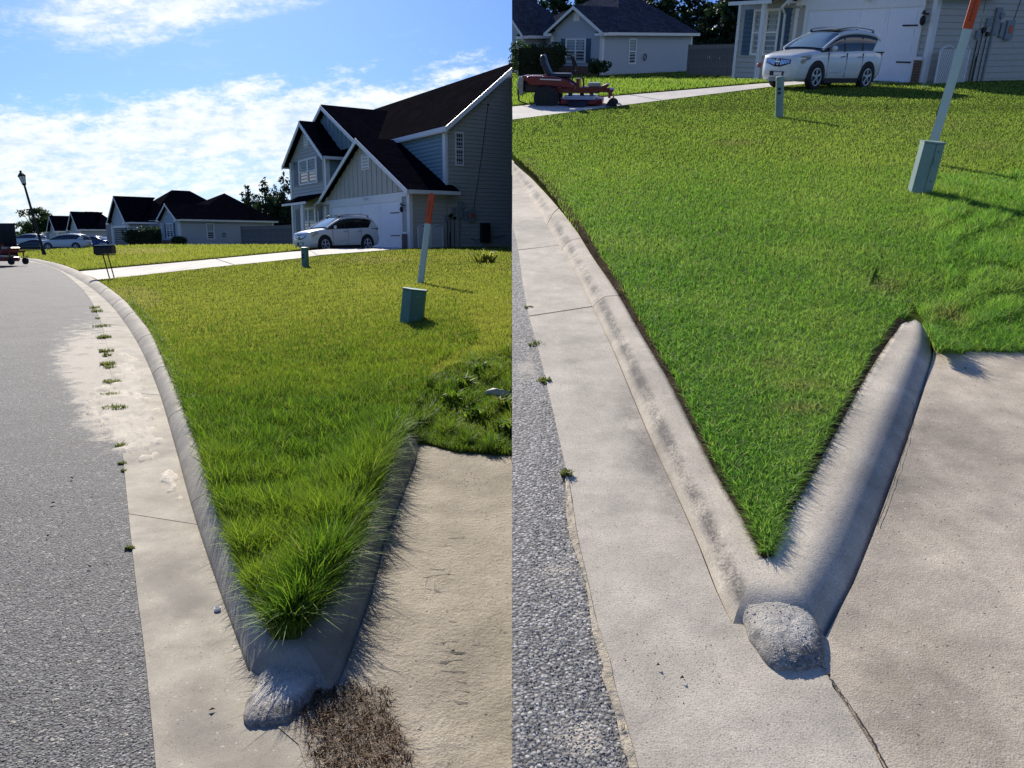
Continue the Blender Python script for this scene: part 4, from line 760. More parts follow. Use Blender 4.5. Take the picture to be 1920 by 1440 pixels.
def big_house(fr, O, phi, ka, kb, label, grp, side):
    H = empty('house', fr, O, phi, label, 'house', grp, sc=(kb, ka, 1)); sm, tm = M['side'], M['trim']
    fs = Face((0, 0, 0), (1, 0, 0), (0, -1, 0)); ff = Face((0, 0, 0), (0, 1, 0), (-1, 0, 0))
    # side wall, garage part and two storey part
    lap(H, fs, [(.02, -.6), (2.03, -.6), (2.03, 2.62), (.02, 2.62)], sm); lap(H, fs, [(2.07, -.6), (9.98, -.6), (9.98, 5.75), (6, 8.95), (2.07, 5.8)], sm)
    strip(H, fs, -.03, .13, -.6, 2.62, .045); strip(H, fs, 1.98, 2.13, 2.5, 5.75, .045)
    # garage front
    lap(H, ff, [(.02, -.6), (11.25, -.6), (11.25, 2.42), (.02, 2.42)], sm); strip(H, ff, -.04, .24, -.6, 2.4, .05); strip(H, ff, 11.0, 11.3, -.6, 2.4, .05); strip(H, ff, -.06, 11.32, 2.4, 2.62, .06, name='header_board')
    batten(H, ff, [(.1, 2.64), (11.1, 2.64), (5.5, 5.4)], M['side2'], .62, 2.64); vent(H, ff, 4.55, 5.55, 3.98, 4.78)
    # door
    strip(H, ff, .72, .98, -.5, 2.4, .075, name='door_frame'); strip(H, ff, 10.05, 10.33, -.5, 2.4, .075, name='door_frame'); strip(H, ff, .98, 10.05, 2.2, 2.399, .073, name='door_frame')
    D = strip(H, ff, .985, 10.045, -.45, 2.197, .03, M['gdoor'], 'garage_door', .018)
    for r in range(5):
        for c in range(4):
            u0 = 1.0 + c * 2.262; z0 = -.43 + r * .525; u, v = u0 + .06, u0 + 2.2; pn = MB(); pn.prism([ff.p(u0 + .01, z0, .03), ff.p(u0 + 2.25, z0, .03), ff.p(u0 + 2.25, z0 + .51, .03), ff.p(u0 + .01, z0 + .51, .03)], ff.N * .012)
            pn.prism([ff.p(u + .15, z0 + .09, .042), ff.p(v - .15, z0 + .09, .042), ff.p(v - .15, z0 + .42, .042), ff.p(u + .15, z0 + .42, .042)], ff.N * .01); pn.build('door_panel', M['gdoor'], D)
    for z in (.50, 1.62): strip(H, ff, 1.02, 2.1, z, z + .05, .07, M['black'], 'door_hinge', .054)
    # pilaster of bricks with framed siding over it
    mb = strip(H, ff, .20, .74, -.5, .60, .09, M['mortar'], 'pilaster', .046)
    for r in range(13):
        z = -.46 + r * .083; of = (r % 2) * .12
        for k in range(3):
            a = max(.20, .20 + k * .24 - of); b = min(.74, .20 + (k + 1) * .24 - of)
            if b - a > .04: strip(mb, ff, a + .008, b - .008, z, z + .07, .112 + random.uniform(-.003, .004), M['brick'], 'brick', .085)
    strip(H, ff, .18, .74, .60, .70, .125, name='sill_board')
    L_ = MB(); L_.ball(ff.p(.47, 1.78, .22), (.09, .09 / ka, .15)); L_.box(-.24, -.04, .42, .52, 1.95, 2.0); L_.prism([ff.p(.3, 1.98, .22), ff.p(.64, 1.98, .22), ff.p(.47, 2.1, .22)], ff.N * .02); L_.build('wall_lantern', M['iron'], H)
    L2 = MB().ball(ff.p(5.1, 2.5, .16), (.07, .09, .07)).ball(ff.p(4.8, 2.44, .18), (.07, .09, .07)).build('flood_light', M['trim'], H)
    # garage roof
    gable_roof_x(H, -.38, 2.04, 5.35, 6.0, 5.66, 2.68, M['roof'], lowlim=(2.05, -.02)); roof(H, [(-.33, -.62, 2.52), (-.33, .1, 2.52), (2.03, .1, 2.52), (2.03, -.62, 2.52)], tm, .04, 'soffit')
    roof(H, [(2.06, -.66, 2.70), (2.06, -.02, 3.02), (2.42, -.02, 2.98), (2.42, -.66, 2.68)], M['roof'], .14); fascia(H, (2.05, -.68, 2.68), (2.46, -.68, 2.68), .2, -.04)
    # front wall of the two storey block above the garage roof
    fm = Face((2.05, 0, 0), (0, 1, 0), (-1, 0, 0)); lap(H, fm, [(.02, 2.4), (17.9, 2.4), (17.9, 5.7), (.02, 5.7)], M['side_shade'], .195); strip(H, fm, -.04, .3, 2.5, 5.72, .045)
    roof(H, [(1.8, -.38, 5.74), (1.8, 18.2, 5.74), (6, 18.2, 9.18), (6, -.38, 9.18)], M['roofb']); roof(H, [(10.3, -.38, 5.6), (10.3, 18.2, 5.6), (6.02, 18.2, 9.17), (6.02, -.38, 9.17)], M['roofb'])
    fascia(H, (1.78, -.44, 5.72), (6.0, -.44, 9.17), .3, .05); fascia(H, (6.0, -.44, 9.17), (10.3, -.44, 5.6), .3, .05); fascia(H, (1.77, -.42, 5.74), (1.77, 8.0, 5.74), .24, .05)
    roof(H, [(1.80, -.36, 5.50), (1.80, 7.9, 5.50), (2.04, 7.9, 5.50), (2.04, -.36, 5.50)], tm, .04, 'soffit')
    # projecting two storey bay on the left
    fb = Face((0, 0, 0), (0, 1, 0), (-1, 0, 0)); lap(H, fb, [(11.34, -.6), (17.2, -.6), (17.2, 5.3), (14.0, 7.25), (11.34, 5.52)], sm); strip(H, fb, 17.0, 17.28, -.6, 5.3, .05)
    fbs = Face((0, 10.8, 0), (1, 0, 0), (0, -1, 0)); lap(H, fbs, [(.02, 2.4), (2.03, 2.4), (2.03, 5.3), (.02, 5.3)], M['side_shade']); strip(H, fbs, -.03, .2, 2.5, 5.3, .04); strip(H, fb, 10.75, 11.33, 2.3, 5.32, .05, sm, 'wall'); strip(H, fb, 10.74, 10.98, 2.5, 5.3, .07)
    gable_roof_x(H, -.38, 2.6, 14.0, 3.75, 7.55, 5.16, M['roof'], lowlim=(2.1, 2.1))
    window(H, fb, 12.4, 15.3, 3.85, 5.2, 2, 1, 2.2, shutters=1.0); window(H, fb, 12.9, 15.3, .72, 2.25, 2, 1, 2.2, shutters=1.0); vent(H, fb, 13.6, 14.3, 6.0, 6.75)
    # taller gable behind the bay
    fg = Face((1.0, 0, 0), (0, 1, 0), (-1, 0, 0)); batten(H, fg, [(8.3, 5.6), (17.7, 5.6), (13.0, 8.2)], M['side_shade'], .62, 5.6); gable_roof_x(H, .66, 1.9, 13.0, 5.3, 8.45, 5.78, M['roof'], b1r=5.1, lowlim=(1.95, 1.95))
    # porch roof and downspout
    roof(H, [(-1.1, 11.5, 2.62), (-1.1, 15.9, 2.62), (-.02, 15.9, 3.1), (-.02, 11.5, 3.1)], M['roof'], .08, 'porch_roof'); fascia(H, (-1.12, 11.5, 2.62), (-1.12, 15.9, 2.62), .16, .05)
    MB().tube([(-.42, 11.35, 2.55), (-.5, 11.7, 2.35), (-.18, 12.0, 2.1), (-.14, 12.0, -.5)], .055, 8).build('downspout', tm, H); MB().box(-1.05, -.93, 12.2, 12.5, -.5, 2.6).build('porch_post', tm, H)
    # far end wall and back
    MB().box(2.2, 9.9, 17.75, 17.9, -.6, 5.6).build('wall', sm, H); MB().box(9.8, 9.95, .1, 17.8, -.6, 5.6).build('wall', sm, H)
    # upstairs side window and service fittings
    window(H, fs, 2.60, 2.98, 4.02, 5.48, 1, 1, .45, grid=2, curtain=False)
    mt = M['meter']
    def svc(name, u0, u1, z0, z1, n, m, rnd=False):
        b = MB()
        if rnd: b.tube([fs.p((u0 + u1) / 2, (z0 + z1) / 2, .03), fs.p((u0 + u1) / 2, (z0 + z1) / 2, n)], (z1 - z0) / 2, 16)
        else: b.prism([fs.p(u0, z0, .018), fs.p(u1, z0, .018), fs.p(u1, z1, .018), fs.p(u0, z1, .018)], fs.N * n)
        return b.build(name, m, H)
    svc('meter_box', 1.88, 2.06, 1.25, 1.5, .13, mt); svc('gas_regulator', 2.13, 2.27, 1.42, 1.6, .18, M['iron'], True); svc('meter_box', 2.26, 2.46, 1.62, 1.88, .12, mt); svc('gas_regulator', 2.36, 2.48, 1.32, 1.46, .16, M['iron'], True)
    svc('electric_meter', 2.60, 2.86, 1.38, 2.2, .14, mt); svc('meter_dial', 2.74, 2.96, 1.86, 2.06, .24, mt, True); svc('junction_box', 2.98, 3.16, 1.3, 1.75, .12, mt); svc('utility_box', 3.22, 3.58, 1.22, 1.82, .16, mt); svc('warning_label', 3.34, 3.48, 1.42, 1.66, .182, M['orange'])
    for u, z in ((2.2, 1.45), (2.42, 1.35), (2.03, 1.2), (2.15, .7)): MB().tube([fs.p(u, z, .08), fs.p(u - .02, .5 * z, .09), fs.p(u, -.2, .08)], .018, 6).build('pipe', M['iron'], H)
    MB().tube([fs.p(2.66, 1.4, .08), fs.p(2.66, -.3, .08)], .05, 8).build('conduit', mt, H)
    MB().tube([fs.p(4.45, 6.95, .06), fs.p(4.05, 4.4, .05), fs.p(3.55, 1.82, .06)], .012, 6).build('cable', M['iron'], H); MB().ball(fs.p(4.45, 7.0, .07), .05).build('cable_bracket', M['iron'], H)
    bpy.context.view_layer.update()
    def rec(o):
        for c in list(o.children): rec(c)
        if o.type == 'MESH': cut_at_seam(o, side)
    for c in list(H.children):
        if c.type == 'MESH':
            bb = [(c.matrix_world @ Vector(v)).x for v in c.bound_box]
            if (side < 0 and max(bb) > 0) or (side > 0 and min(bb) < 0): rec(c)
    return H
HG = 'the vinyl sided house as it shows in each of the two views'
OA = A.at(770, 462, 38.5); phiA = math.atan(990 / 1480)
HA = big_house(A, OA, phiA, 1, 1, 'large greige two storey house with steep dark gables above the long grass', None, -1)
OB = B.at(1731, 150, 57); phiB = math.radians(27); KA, KB = .53, 1.12
HB = big_house(B, OB, phiB, KA, KB, 'house front with white garage door behind the white SUV on the mown side', None, 1)
def on_house(fr, O, phi, ka, kb, b, a, z): return Vector(O) + Matrix.Rotation(phi, 3, 'Z') @ Vector((b * kb, a * ka, z))
def lattice(fr, O, phi, ka, kb, label):
    P = on_house(fr, O, phi, ka, kb, .02, -.75, -.15); R_ = empty('lattice_screen', fr, P, phi + .06, label, 'lattice screen', sc=(kb, 1, 1)); n = 0
    for x0 in (0, .73):
        w = .70; fr_ = MB(); fr_.box(x0, x0 + .045, -.02, .02, 0, 1.1).box(x0 + w - .045, x0 + w, -.02, .02, 0, 1.1).box(x0, x0 + w, -.02, .02, 0, .05)
        arc = [(x0 + w * t, 0, 1.05 + .13 * math.sin(PI * t)) for t in np.linspace(0, 1, 13)]; fr_.tube(arc, .022, 6).build('panel_frame', M['trim'], R_)
        sl = MB(); s = .105
        for k in range(-20, 32):
            for d in (1, -1):
                a = x0 + k * s; pts = []
                # diagonal from (a,0) rising
                t0 = max(0, (x0 - a) * d) if d > 0 else max(0, a - (x0 + w)); t1 = min(1.08, (x0 + w - a)) if d > 0 else min(1.08, a - x0)
                if t1 - t0 > .03:
                    p, q = Vector((a + d * t0, .004 * d, t0)), Vector((a + d * t1, .004 * d, t1)); wv = Vector((d, 0, -1)).normalized() * .016; sl.prism([p - wv, p + wv, q + wv, q - wv], (0, .005 * d, 0))
        setp(sl.build('lattice_slats', M['trim'], R_), kind='stuff')
lattice(A, OA, phiA, 1, 1, 'white lattice screen with arched top beside the brick pilaster, left view')
lattice(B, OB, phiB, KA, KB, 'white lattice screen with arched top behind the leaning marker post, right view')
hr = empty('hose_reel', A, on_house(A, OA, phiA, 1, 1, 4.1, -.25, .35), phiA, 'dark hose reel against the siding at the right end of the wall', 'hose reel')
MB().box(-.24, .24, -.15, .1, -.15, .82).build('reel_case', M['black'], hr); MB().tube([(-.9, -.1, .05), (-.6, -.12, -.1), (-.3, -.12, .05)], .02, 6).build('hose', M['hosem'], hr); o = MB().tube([(.25, -.08, .15), (.7, -.1, .08), (1.2, -.08, .2)], .02, 6).build('hose', M['hosem'], hr)
# single storey neighbours -------------------------------------------------
def ranch(fr, O, phi, Lb, La, gw, ze, zg, zr, label, wm, rm, grp=None, wins=(), side=0, hip=.5, gwin=None, gar=None, detail=True, gable2=None, vents=True):
    H = empty('neighbour_house', fr, O, phi, label, 'house', grp)
    fs = Face((0, 0, 0), (1, 0, 0), (0, -1, 0)); ff = Face((0, 0, 0), (0, 1, 0), (-1, 0, 0)); step = .2
    if detail: lap(H, fs, [(.02, -.6), (Lb, -.6), (Lb, ze), (.02, ze)], wm, step); lap(H, ff, [(.02, -.6), (gw, -.6), (gw, ze), (gw / 2, zg - .15), (.02, ze)], wm, step)
    else: backing(H, fs, [(0, -.6), (Lb, -.6), (Lb, ze), (0, ze)], wm); backing(H, ff, [(0, -.6), (gw, -.6), (gw, ze), (gw / 2, zg - .15), (0, ze)], wm)
    MB().box(Lb - .12, Lb - .01, .1, La, -.6, ze).build('wall', wm, H); MB().box(.3, Lb - .1, La - .1, La, -.6, ze).build('wall', wm, H); MB().box(1.2, 1.3, gw, La, -.6, ze).build('wall', wm, H)
    for u in (-.03, Lb - .14): strip(H, fs, u, u + .2, -.6, ze, .04)
    strip(H, ff, -.04, .2, -.6, ze, .045); strip(H, ff, gw - .2, gw + .04, -.6, ze, .045)
    # hip roof
    e = .4; zt = ze - .05; yr = La / 2; b0, b1 = 1.0, Lb + e; rb0 = b0 + (b1 - b0) * hip; rb1 = max(rb0 + .02, b1 - (b1 - b0) * .42)
    c = [(b0, -e, zt + .03), (b1, -e, zt + .03), (b1, La + e, zt + .03), (b0, La + e, zt + .03)]; r0, r1 = (rb0, yr, zr), (rb1, yr, zr)
    for nm, P in (('a', [c[0], c[1], r1, r0]), ('b', [c[1], c[2], r1]), ('c', [c[2], c[3], r0, r1]), ('d', [c[3], c[0], r0])): roof(H, P, rm)
    fascia(H, (.0, -e - .02, zt + .02), (b1, -e - .02, zt + .02), .22, .05); fascia(H, (b1 + .02, -e, zt + .03), (b1 + .02, La + e, zt + .03), .22, .05)
    gl = max(3.5, min(Lb * .7, 7)); sl = (zg - zt) / (gw / 2 + e)
    for sgn in (-1, 1):
        y = gw / 2 + sgn * (gw / 2 + e); roof(H, [(-.4, gw / 2, zg), (-.4, y, zt), (1.02 if sgn < 0 else 2.5, y, zt), (gl, gw / 2, zg)], rm); fascia(H, (-.43, gw / 2, zg - .01), (-.43, y, zt - .01), .24, .05); fascia(H, (-.4, y + sgn * .02, zt), (1.0, y + sgn * .02, zt), .22, .04 * sgn)
        roof(H, [(-.4, y, zt - .02), (-.4, y - sgn * .75, zt - .02), (-.02, y - sgn * .75, zt + .2), (-.02, y, zt + .2)], rm, .05, 'eave_return'); fascia(H, (-.44, y - sgn * .75, zt - .03), (-.44, y, zt - .03), .2, .03)
    if vents: strip(H, ff, gw / 2 - .28, gw / 2 + .28, zg - 1.0, zg - .45, .05, name='gable_vent')
    for a, b, c_, d, mu in wins: window(H, fs, a, b, c_, d, mu)
    if gwin: window(H, ff, *gwin, 2, 1, 1.3, shutters=.45)
    if gar: strip(H, ff, gar[0], gar[1], -.6, gar[2], .03, M['black'], 'garage_opening', .018); strip(H, ff, gar[0] - .15, gar[1] + .15, gar[2], gar[2] + .2, .06)
    return H
def MAPX(x): return (x - 338) * 1.53 + 1127
P5 = math.radians(45)
def small_home(fr, O, lab, wm, rm):
    H = ranch(fr, O, P5, 10.9, 9.0, 4.7, 2.68, 4.35, 5.8, lab, wm, rm, None, [(3.05, 3.75, .62, 2.15, 1)], hip=.62, gwin=(1.55, 3.2, .75, 2.15)); fs = Face((0, 0, 0), (1, 0, 0), (0, -1, 0))
    MB().tube([fs.p(4.9 + .16 * math.cos(t), 1.0 + .22 * math.sin(t), .08) for t in np.linspace(0, 2 * PI, 14)], .035, 6).build('coiled_hose', M['hosem'], H)
    ff = Face((0, 0, 0), (0, 1, 0), (-1, 0, 0)); strip(H, ff, .1, 4.6, -.6, .45, .06, M['brick'], 'brick_base', .018); return H
O = A.at(338, 458, 17.6); small_home(A, O, 'low dark roofed house with one side window behind the driveway, left view', M['sideB'], M['roof'])
OBs = B.at(1127, 138, 27); small_home(B, OBs, 'low grey roofed house with one side window behind the mower, right view', M['sideB'], M['roofg'])
# the upper hip of the house behind it
def hipblock(fr, O, phi, b0, b1, a0, a1, z0, z1, rl, label, m):
    H = empty('neighbour_house', fr, O, phi, label, 'house'); MB().box(b0 + .4, b1 - .4, a0 + .4, a1 - .4, -.5, z0).build('wall', M['sideB'], H); cb = (b0 + b1) / 2; ca = (a0 + a1) / 2; c = [(b0, a0, z0), (b1, a0, z0), (b1, a1, z0), (b0, a1, z0)]; r0, r1 = (cb - rl, ca, z1), (cb + rl, ca, z1)
    for P in ([c[0], c[1], r1, r0], [c[1], c[2], r1], [c[2], c[3], r0, r1], [c[3], c[0], r0]): roof(H, P, m)
    fascia(H, (b0, a0 - .02, z0), (b1, a0 - .02, z0), .2); return H
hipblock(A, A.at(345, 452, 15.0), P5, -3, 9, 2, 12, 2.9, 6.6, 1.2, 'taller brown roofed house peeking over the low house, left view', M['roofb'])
def house2(fr, O, lab, wm, rm):
    return ranch(fr, O, P5, 6.0, 8.0, 5.2, 2.7, 5.6, 5.62, lab, wm, rm, None, [], hip=.28, gar=(.7, 4.4, 2.05))
house2(A, A.at(243, 461, 16.6), 'gabled house half hidden behind a dark square hedge, left view', M['sideB'], M['roof']); 
H2 = house2(B, B.at(981, 140, 25.4), 'gabled blue grey house behind the tall dark hedge, right view', M['sideB'], M['roofg'])
ranch(A, A.at(153, 466, 13.2), P5, 5.6, 7.5, 4.2, 2.75, 5.2, 5.3, 'dark roofed gabled house behind the parked white SUV', M['sideB'], M['roof'], detail=False, hip=.2, vents=False)
ranch(A, A.at(110, 466, 12.2), P5, 5.0, 7.0, 3.6, 2.7, 5.0, 5.0, 'smallest gabled house farthest down the street', M['sideB'], M['roof'], detail=False, hip=.2, vents=False)
bpy.context.view_layer.update()
for c in list(H2.children):
    if c.type == 'MESH' and min((c.matrix_world @ Vector(v)).x for v in c.bound_box) < 0:
        for d in list(c.children): cut_at_seam(d, 1)
        cut_at_seam(c, 1)
# board fence between the houses
def fence(fr, p0, p1, h, label, step=.16):
    a, b = Vector(p0), Vector(p1); d = b - a; L_ = d.length; u = d.normalized(); R_ = empty('fence', fr, a, math.atan2(d.y, d.x), label, 'fence'); n = int(L_ / step); me = []
    for k in range(4): w = step * .93; t = random.uniform(0, .03); me.append(MB().prism([(0, 0, -.5), (w, 0, -.5), (w, 0, h - .03 + t), (w * .8, 0, h + t), (w * .2, 0, h + t), (0, 0, h - .03 + t)], (0, .018, 0)).mesh('picket', M['wood']))
    for i in range(min(n, 290)): o = link('picket', random.choice(me), None, R_, Matrix.Translation((i * step, random.uniform(-.006, .006), i * step * d.z / L_)))
    for z in (.3, h - .4): MB().box(0, L_, .03, .07, z, z + .09).build('rail', M['wood'], R_)
    for i in range(int(L_ / 2.4) + 1): MB().box(i * 2.4, i * 2.4 + .1, .07, .17, -.5, h - .1).build('post', M['wood'], R_)
    MB().box(-.13, -.01, -.05, .1, -.5, h + .05).build('post', M['wood'], R_)
fa0 = A.at(455, 459, 17.2); fa1 = A.at(551, 457, 17.8); fence(A, fa0, fa1, 1.95, 'weathered grey board fence joining the low house, left view')
fb0 = B.at(1290, 138, 26.5); fb1 = B.at(1440, 138, 28.5); fence(B, fb0, fb1, 1.85, 'weathered grey board fence behind the SUV, right view')

# ---------------------------------------------------------------- vehicles
def loft(stations, m, name, parent, close=True, smooth=True, sub=0):
    n = len(stations[0]); V = [p for st in stations for p in st]; fs = [(i * n + j, i * n + (j + 1) % n, (i + 1) * n + (j + 1) % n, (i + 1) * n + j) for i in range(len(stations) - 1) for j in range(n)]
    if close: fs += [tuple(range(n)), tuple(range((len(stations) - 1) * n, len(stations) * n))[::-1]]
    me = mesh_np(name, V, fs, m, smooth); bm = bmesh.new(); bm.from_mesh(me); bmesh.ops.recalc_face_normals(bm, faces=bm.faces); bm.to_mesh(me); bm.free()
    return link(name, me, None, parent)
def lerp_profile(tab, x): t = np.array(tab, float); return [float(np.interp(x, t[:, 0], t[:, i])) for i in range(1, t.shape[1])]
def wheel(root, x, y, r, w, s, rim=.72, spokes=5, loc=None):
    T = empty_child = None
    V = []; n = 28; prof = [(.62, -.5), (.93, -.5), (1.0, -.38), (1.0, .38), (.93, .5), (.66, .5), (.62, .3)]
    for k in range(n):
        a = 2 * PI * k / n
        for q, t in prof: V.append((x + r * q * math.cos(a), y + s * w * t, r + r * q * math.sin(a)))
    p = len(prof); fs = [(k * p + j, k * p + (j + 1) % p, ((k + 1) % n) * p + (j + 1) % p, ((k + 1) % n) * p + j) for k in range(n) for j in range(p)]
    me = mesh_np('wheel', V, fs, M['rubber'], False); bm = bmesh.new(); bm.from_mesh(me); bmesh.ops.recalc_face_normals(bm, faces=bm.faces); bm.to_mesh(me); bm.free(); Wh = link('wheel', me, None, root)
    R_ = MB(); yo = y + s * w * .47; yi = y + s * w * .18; k = MB()
    k.tube([(x, y + s * w * .1, r), (x, y + s * w * .12, r)], r * .66, 24); k.build('wheel_back', M['black'], Wh)
    ring = [(x + r * .66 * math.cos(2 * PI * i / 24), yo, r + r * .66 * math.sin(2 * PI * i / 24)) for i in range(25)]; R_.tube(ring, r * .045, 6, False)
    for i in range(spokes):
        for off in (-.13, .13):
            a = 2 * PI * i / spokes + .3; p0 = Vector((x + r * .12 * math.cos(a), yo - s * .01, r + r * .12 * math.sin(a))); p1 = Vector((x + r * .66 * math.cos(a + off), yo, r + r * .66 * math.sin(a + off))); R_.tube([p0, p1], [r * .07, r * .045], 5)
    R_.tube([(x, yi, r), (x, yo + s * .01, r)], r * .16, 12); R_.build('rim', M['alloy'], Wh); return Wh
def suv(fr, P, rz, label, xs=1.0, L_=4.8, Wd=1.88, H_=1.70, paint='white', grp=None, tilt=None, near=True, style='suv', zs=1.0, cat='SUV'):
    C = empty('parked_car', fr, P, rz, label, cat, grp, tilt=tilt, sc=(xs, xs, zs)); hw = Wd / 2; k = L_ / 4.8; kh = H_ / 1.70; pm = M[paint]
    # x forward; nose at +L/2.   s = distance from nose
    # s, top height of lower body, half width, belly height
    if style == 'suv': body = [(0, .80, .56, .36), (.04, .875, .70, .28), (.13, .925, .82, .24), (.4, .985, .90, .22), (.8, 1.04, .935, .22), (1.25, 1.09, .94, .22), (1.7, 1.12, .94, .22), (2.6, 1.13, .94, .22), (3.5, 1.16, .94, .22), (4.2, 1.17, .925, .25), (4.55, 1.14, .88, .30), (4.72, 1.05, .82, .36), (4.8, .85, .72, .42)]
    else: body = [(0, .52, .50, .30), (.06, .62, .66, .22), (.2, .70, .80, .18), (.5, .78, .88, .17), (1.0, .86, .90, .17), (1.5, .92, .91, .17), (2.6, .94, .91, .17), (3.6, .98, .90, .18), (4.3, .98, .86, .22), (4.68, .93, .80, .28), (4.8, .74, .70, .36)]
    ss = sorted(set(list(np.linspace(0, 4.8, 37)) + [.04, .1])); St = []
    for s in ss:
        zt, w, zb = lerp_profile(body, s); w *= hw / .94; zt *= kh; x = L_ / 2 - s * k; half = [(0, zb), (w * .86, zb), (w * .97, zb + .12), (w, zb + .30), (w * .995, zb + (zt - zb) * .62), (w * .955, zt - .05), (w * .88, zt), (w * .5, zt + .035 * (1 if s < 1.5 else .3)), (0, zt + .045 * (1 if s < 1.5 else .3))]
        St.append([(x, y, z) for y, z in half] + [(x, -y, z) for y, z in half[-2:0:-1]])
    Bd = loft(St, pm, 'body', C)
    # cabin: glass volume with painted roof shell and pillars standing 1 cm proud
    if style == 'suv': cab = [(1.15, 1.08, 1.10), (1.45, 1.08, 1.27), (1.8, 1.08, 1.44), (2.15, 1.08, 1.585), (2.5, 1.08, 1.655), (3.0, 1.08, 1.69), (3.5, 1.09, 1.68), (4.0, 1.1, 1.635), (4.3, 1.11, 1.575), (4.5, 1.12, 1.36), (4.66, 1.1, 1.14)]
    else: cab = [(1.3, .90, .92), (1.7, .90, 1.12), (2.1, .90, 1.30), (2.5, .90, 1.42), (3.0, .92, 1.45), (3.5, .94, 1.40), (4.0, .95, 1.2), (4.4, .95, 1.0)]
    def cabsec(s, grow=0):
        zb, zt = lerp_profile(cab, s); zb *= kh; zt *= kh; tum = (zt - zb) * .26; w = (.885 * hw / .94) + grow; x = L_ / 2 - s * k; tw = max(.3, w - tum); h = [(0, zb - .03), (w, zb - .03), (w, zb), (w - tum * .5, zb + (zt - zb) * .55), (tw, zb + (zt - zb) * .86), (tw - .09, zt - .008), (tw * .5, zt + .012), (0, zt + .018)]
        return [(x, y, z + (grow if z > zb else 0)) for y, z in h], x
    cs = sorted(set(list(np.linspace(cab[0][0], cab[-1][0], 26)))); G = []
    for s in cs: h, x = cabsec(s); G.append(h + [(x, -y, z) for _, y, z in h[-2:0:-1]])
    Gl = loft(G, M['carglass'], 'cabin_glass', C)
    # roof shell
    r0, r1 = (2.12, 4.34) if style == 'suv' else (2.3, 3.4); Rf = []
    for s in np.linspace(r0, r1, 16): h, x = cabsec(s, .012); t = h[4:]; Rf.append([(x, y, z + .004) for _, y, z in t] + [(x, -y, z + .004) for _, y, z in t[-2::-1]])
    n = len(Rf[0]); V = [p for r in Rf for p in r]; fs = [(i * n + j, i * n + j + 1, (i + 1) * n + j + 1, (i + 1) * n + j) for i in range(len(Rf) - 1) for j in range(n - 1)]
    ro = link('roof', mesh_np('roof', V, fs, pm, True), None, C); sm = ro.modifiers.new('thick', 'SOLIDIFY'); sm.thickness = .012
    if near:
        sk = []
        for s in np.linspace(2.16, 3.0, 6): h, x = cabsec(s, .026); t = h[5:]; sk.append([(x, y, z + .006) for _, y, z in t] + [(x, -y, z + .006) for _, y, z in t[-2::-1]])
        n = len(sk[0]); link('sunroof', mesh_np('sunroof', [p for r in sk for p in r], [(i * n + j, i * n + j + 1, (i + 1) * n + j + 1, (i + 1) * n + j) for i in range(5) for j in range(n - 1)], M['carglass'], True), None, C)
    # pillars: strips on the glass surface
    def onside(s, t, side, g=.014):       # t 0..1 up the side
        h, x = cabsec(s, g); P = [(h[i][1], h[i][2]) for i in (1, 2, 3, 4)]; q = t * 2 + 1; i = min(int(q), 2); u = q - i; return Vector((x, side * (P[i][0] * (1 - u) + P[i + 1][0] * u), P[i][1] * (1 - u) + P[i + 1][1] * u))
    def panel(pts, name, m, side):
        V = [onside(s, t, side) for s, t in pts]; c = sum(V, Vector()) / len(V); d = Vector((0, -side * .012, 0)); MB().prism(V, d).build(name, m, C)
    for sd in (1, -1):
        if style == 'suv':
            ap = [Vector(cabsec(s, .016)[0][4]) for s in np.linspace(1.18, 2.2, 8)]; MB().tube([(p.x, sd * p.y, p.z + .01) for p in ap], .042, 6).build('pillar', pm, C)
            panel([(3.95, .02), (4.25, .72), (4.36, .98), (4.5, .95), (4.6, .5), (4.62, .02)], 'rear_quarter', pm, sd); 
            panel([(3.36, .0), (3.36, .97), (3.44, .97), (3.44, .0)], 'pillar', M['black'], sd); panel([(2.36, .0), (2.36, .97), (2.44, .97), (2.44, .0)], 'pillar', M['black'], sd) if near else None
            rp = [Vector(cabsec(s, .012)[0][4]) for s in np.linspace(2.15, 4.4, 10)]; MB().tube([(p.x, sd * p.y, p.z) for p in rp], .04, 6).build('roof_edge', pm, C)
        else:
            ap = [Vector(cabsec(s, .012)[0][4]) for s in np.linspace(1.35, 4.35, 12)]; MB().tube([(p.x, sd * p.y, p.z) for p in ap], .035, 6).build('roof_edge', pm, C)
        # wheels with dark arches
        r = .365 * kh if style == 'suv' else .32
        for s in (.98, 3.80):
            x = L_ / 2 - s * k; a = MB(); arc = [(x + (r + .085) * math.cos(t), 0, r + .015 + (r + .085) * math.sin(t)) for t in np.linspace(-.28, PI + .28, 18)]; a.prism([(p[0], sd * (hw * 1.004 - .10), p[2]) for p in arc], (0, sd * .108, 0)); a.build('wheel_arch', M['black'], C); wheel(C, x, sd * (hw - .095), r, .25, sd)
        MB().box(L_ / 2 - 3.3 * k, L_ / 2 - 1.45 * k, min(sd * hw * .93, sd * hw * 1.0), max(sd * hw * .93, sd * hw * 1.0), .19, .33).build('sill', M['black'], C)
        if near:
            # door seams, handles, mirrors, lamps
            for s in (1.52, 2.52, 3.42): MB().box(L_ / 2 - s * k - .005, L_ / 2 - s * k + .005, min(sd * hw * .95, sd * (hw * 1.0 + .002)), max(sd * hw * .95, sd * (hw + .002)), .36, 1.05).build('door_seam', M['crack'], C)
            for s in (2.3, 3.25): MB().tube([(L_ / 2 - s * k - .1, sd * (hw + .012), .96), (L_ / 2 - s * k + .1, sd * (hw + .018), .95)], .018, 6).build('door_handle', M['chrome'], C)
            mm = MB().ball((L_ / 2 - 1.62 * k, sd * (hw + .10), 1.16), (.075, .12, .085), 12, 8); mm.build('mirror', pm, C, smooth=True)
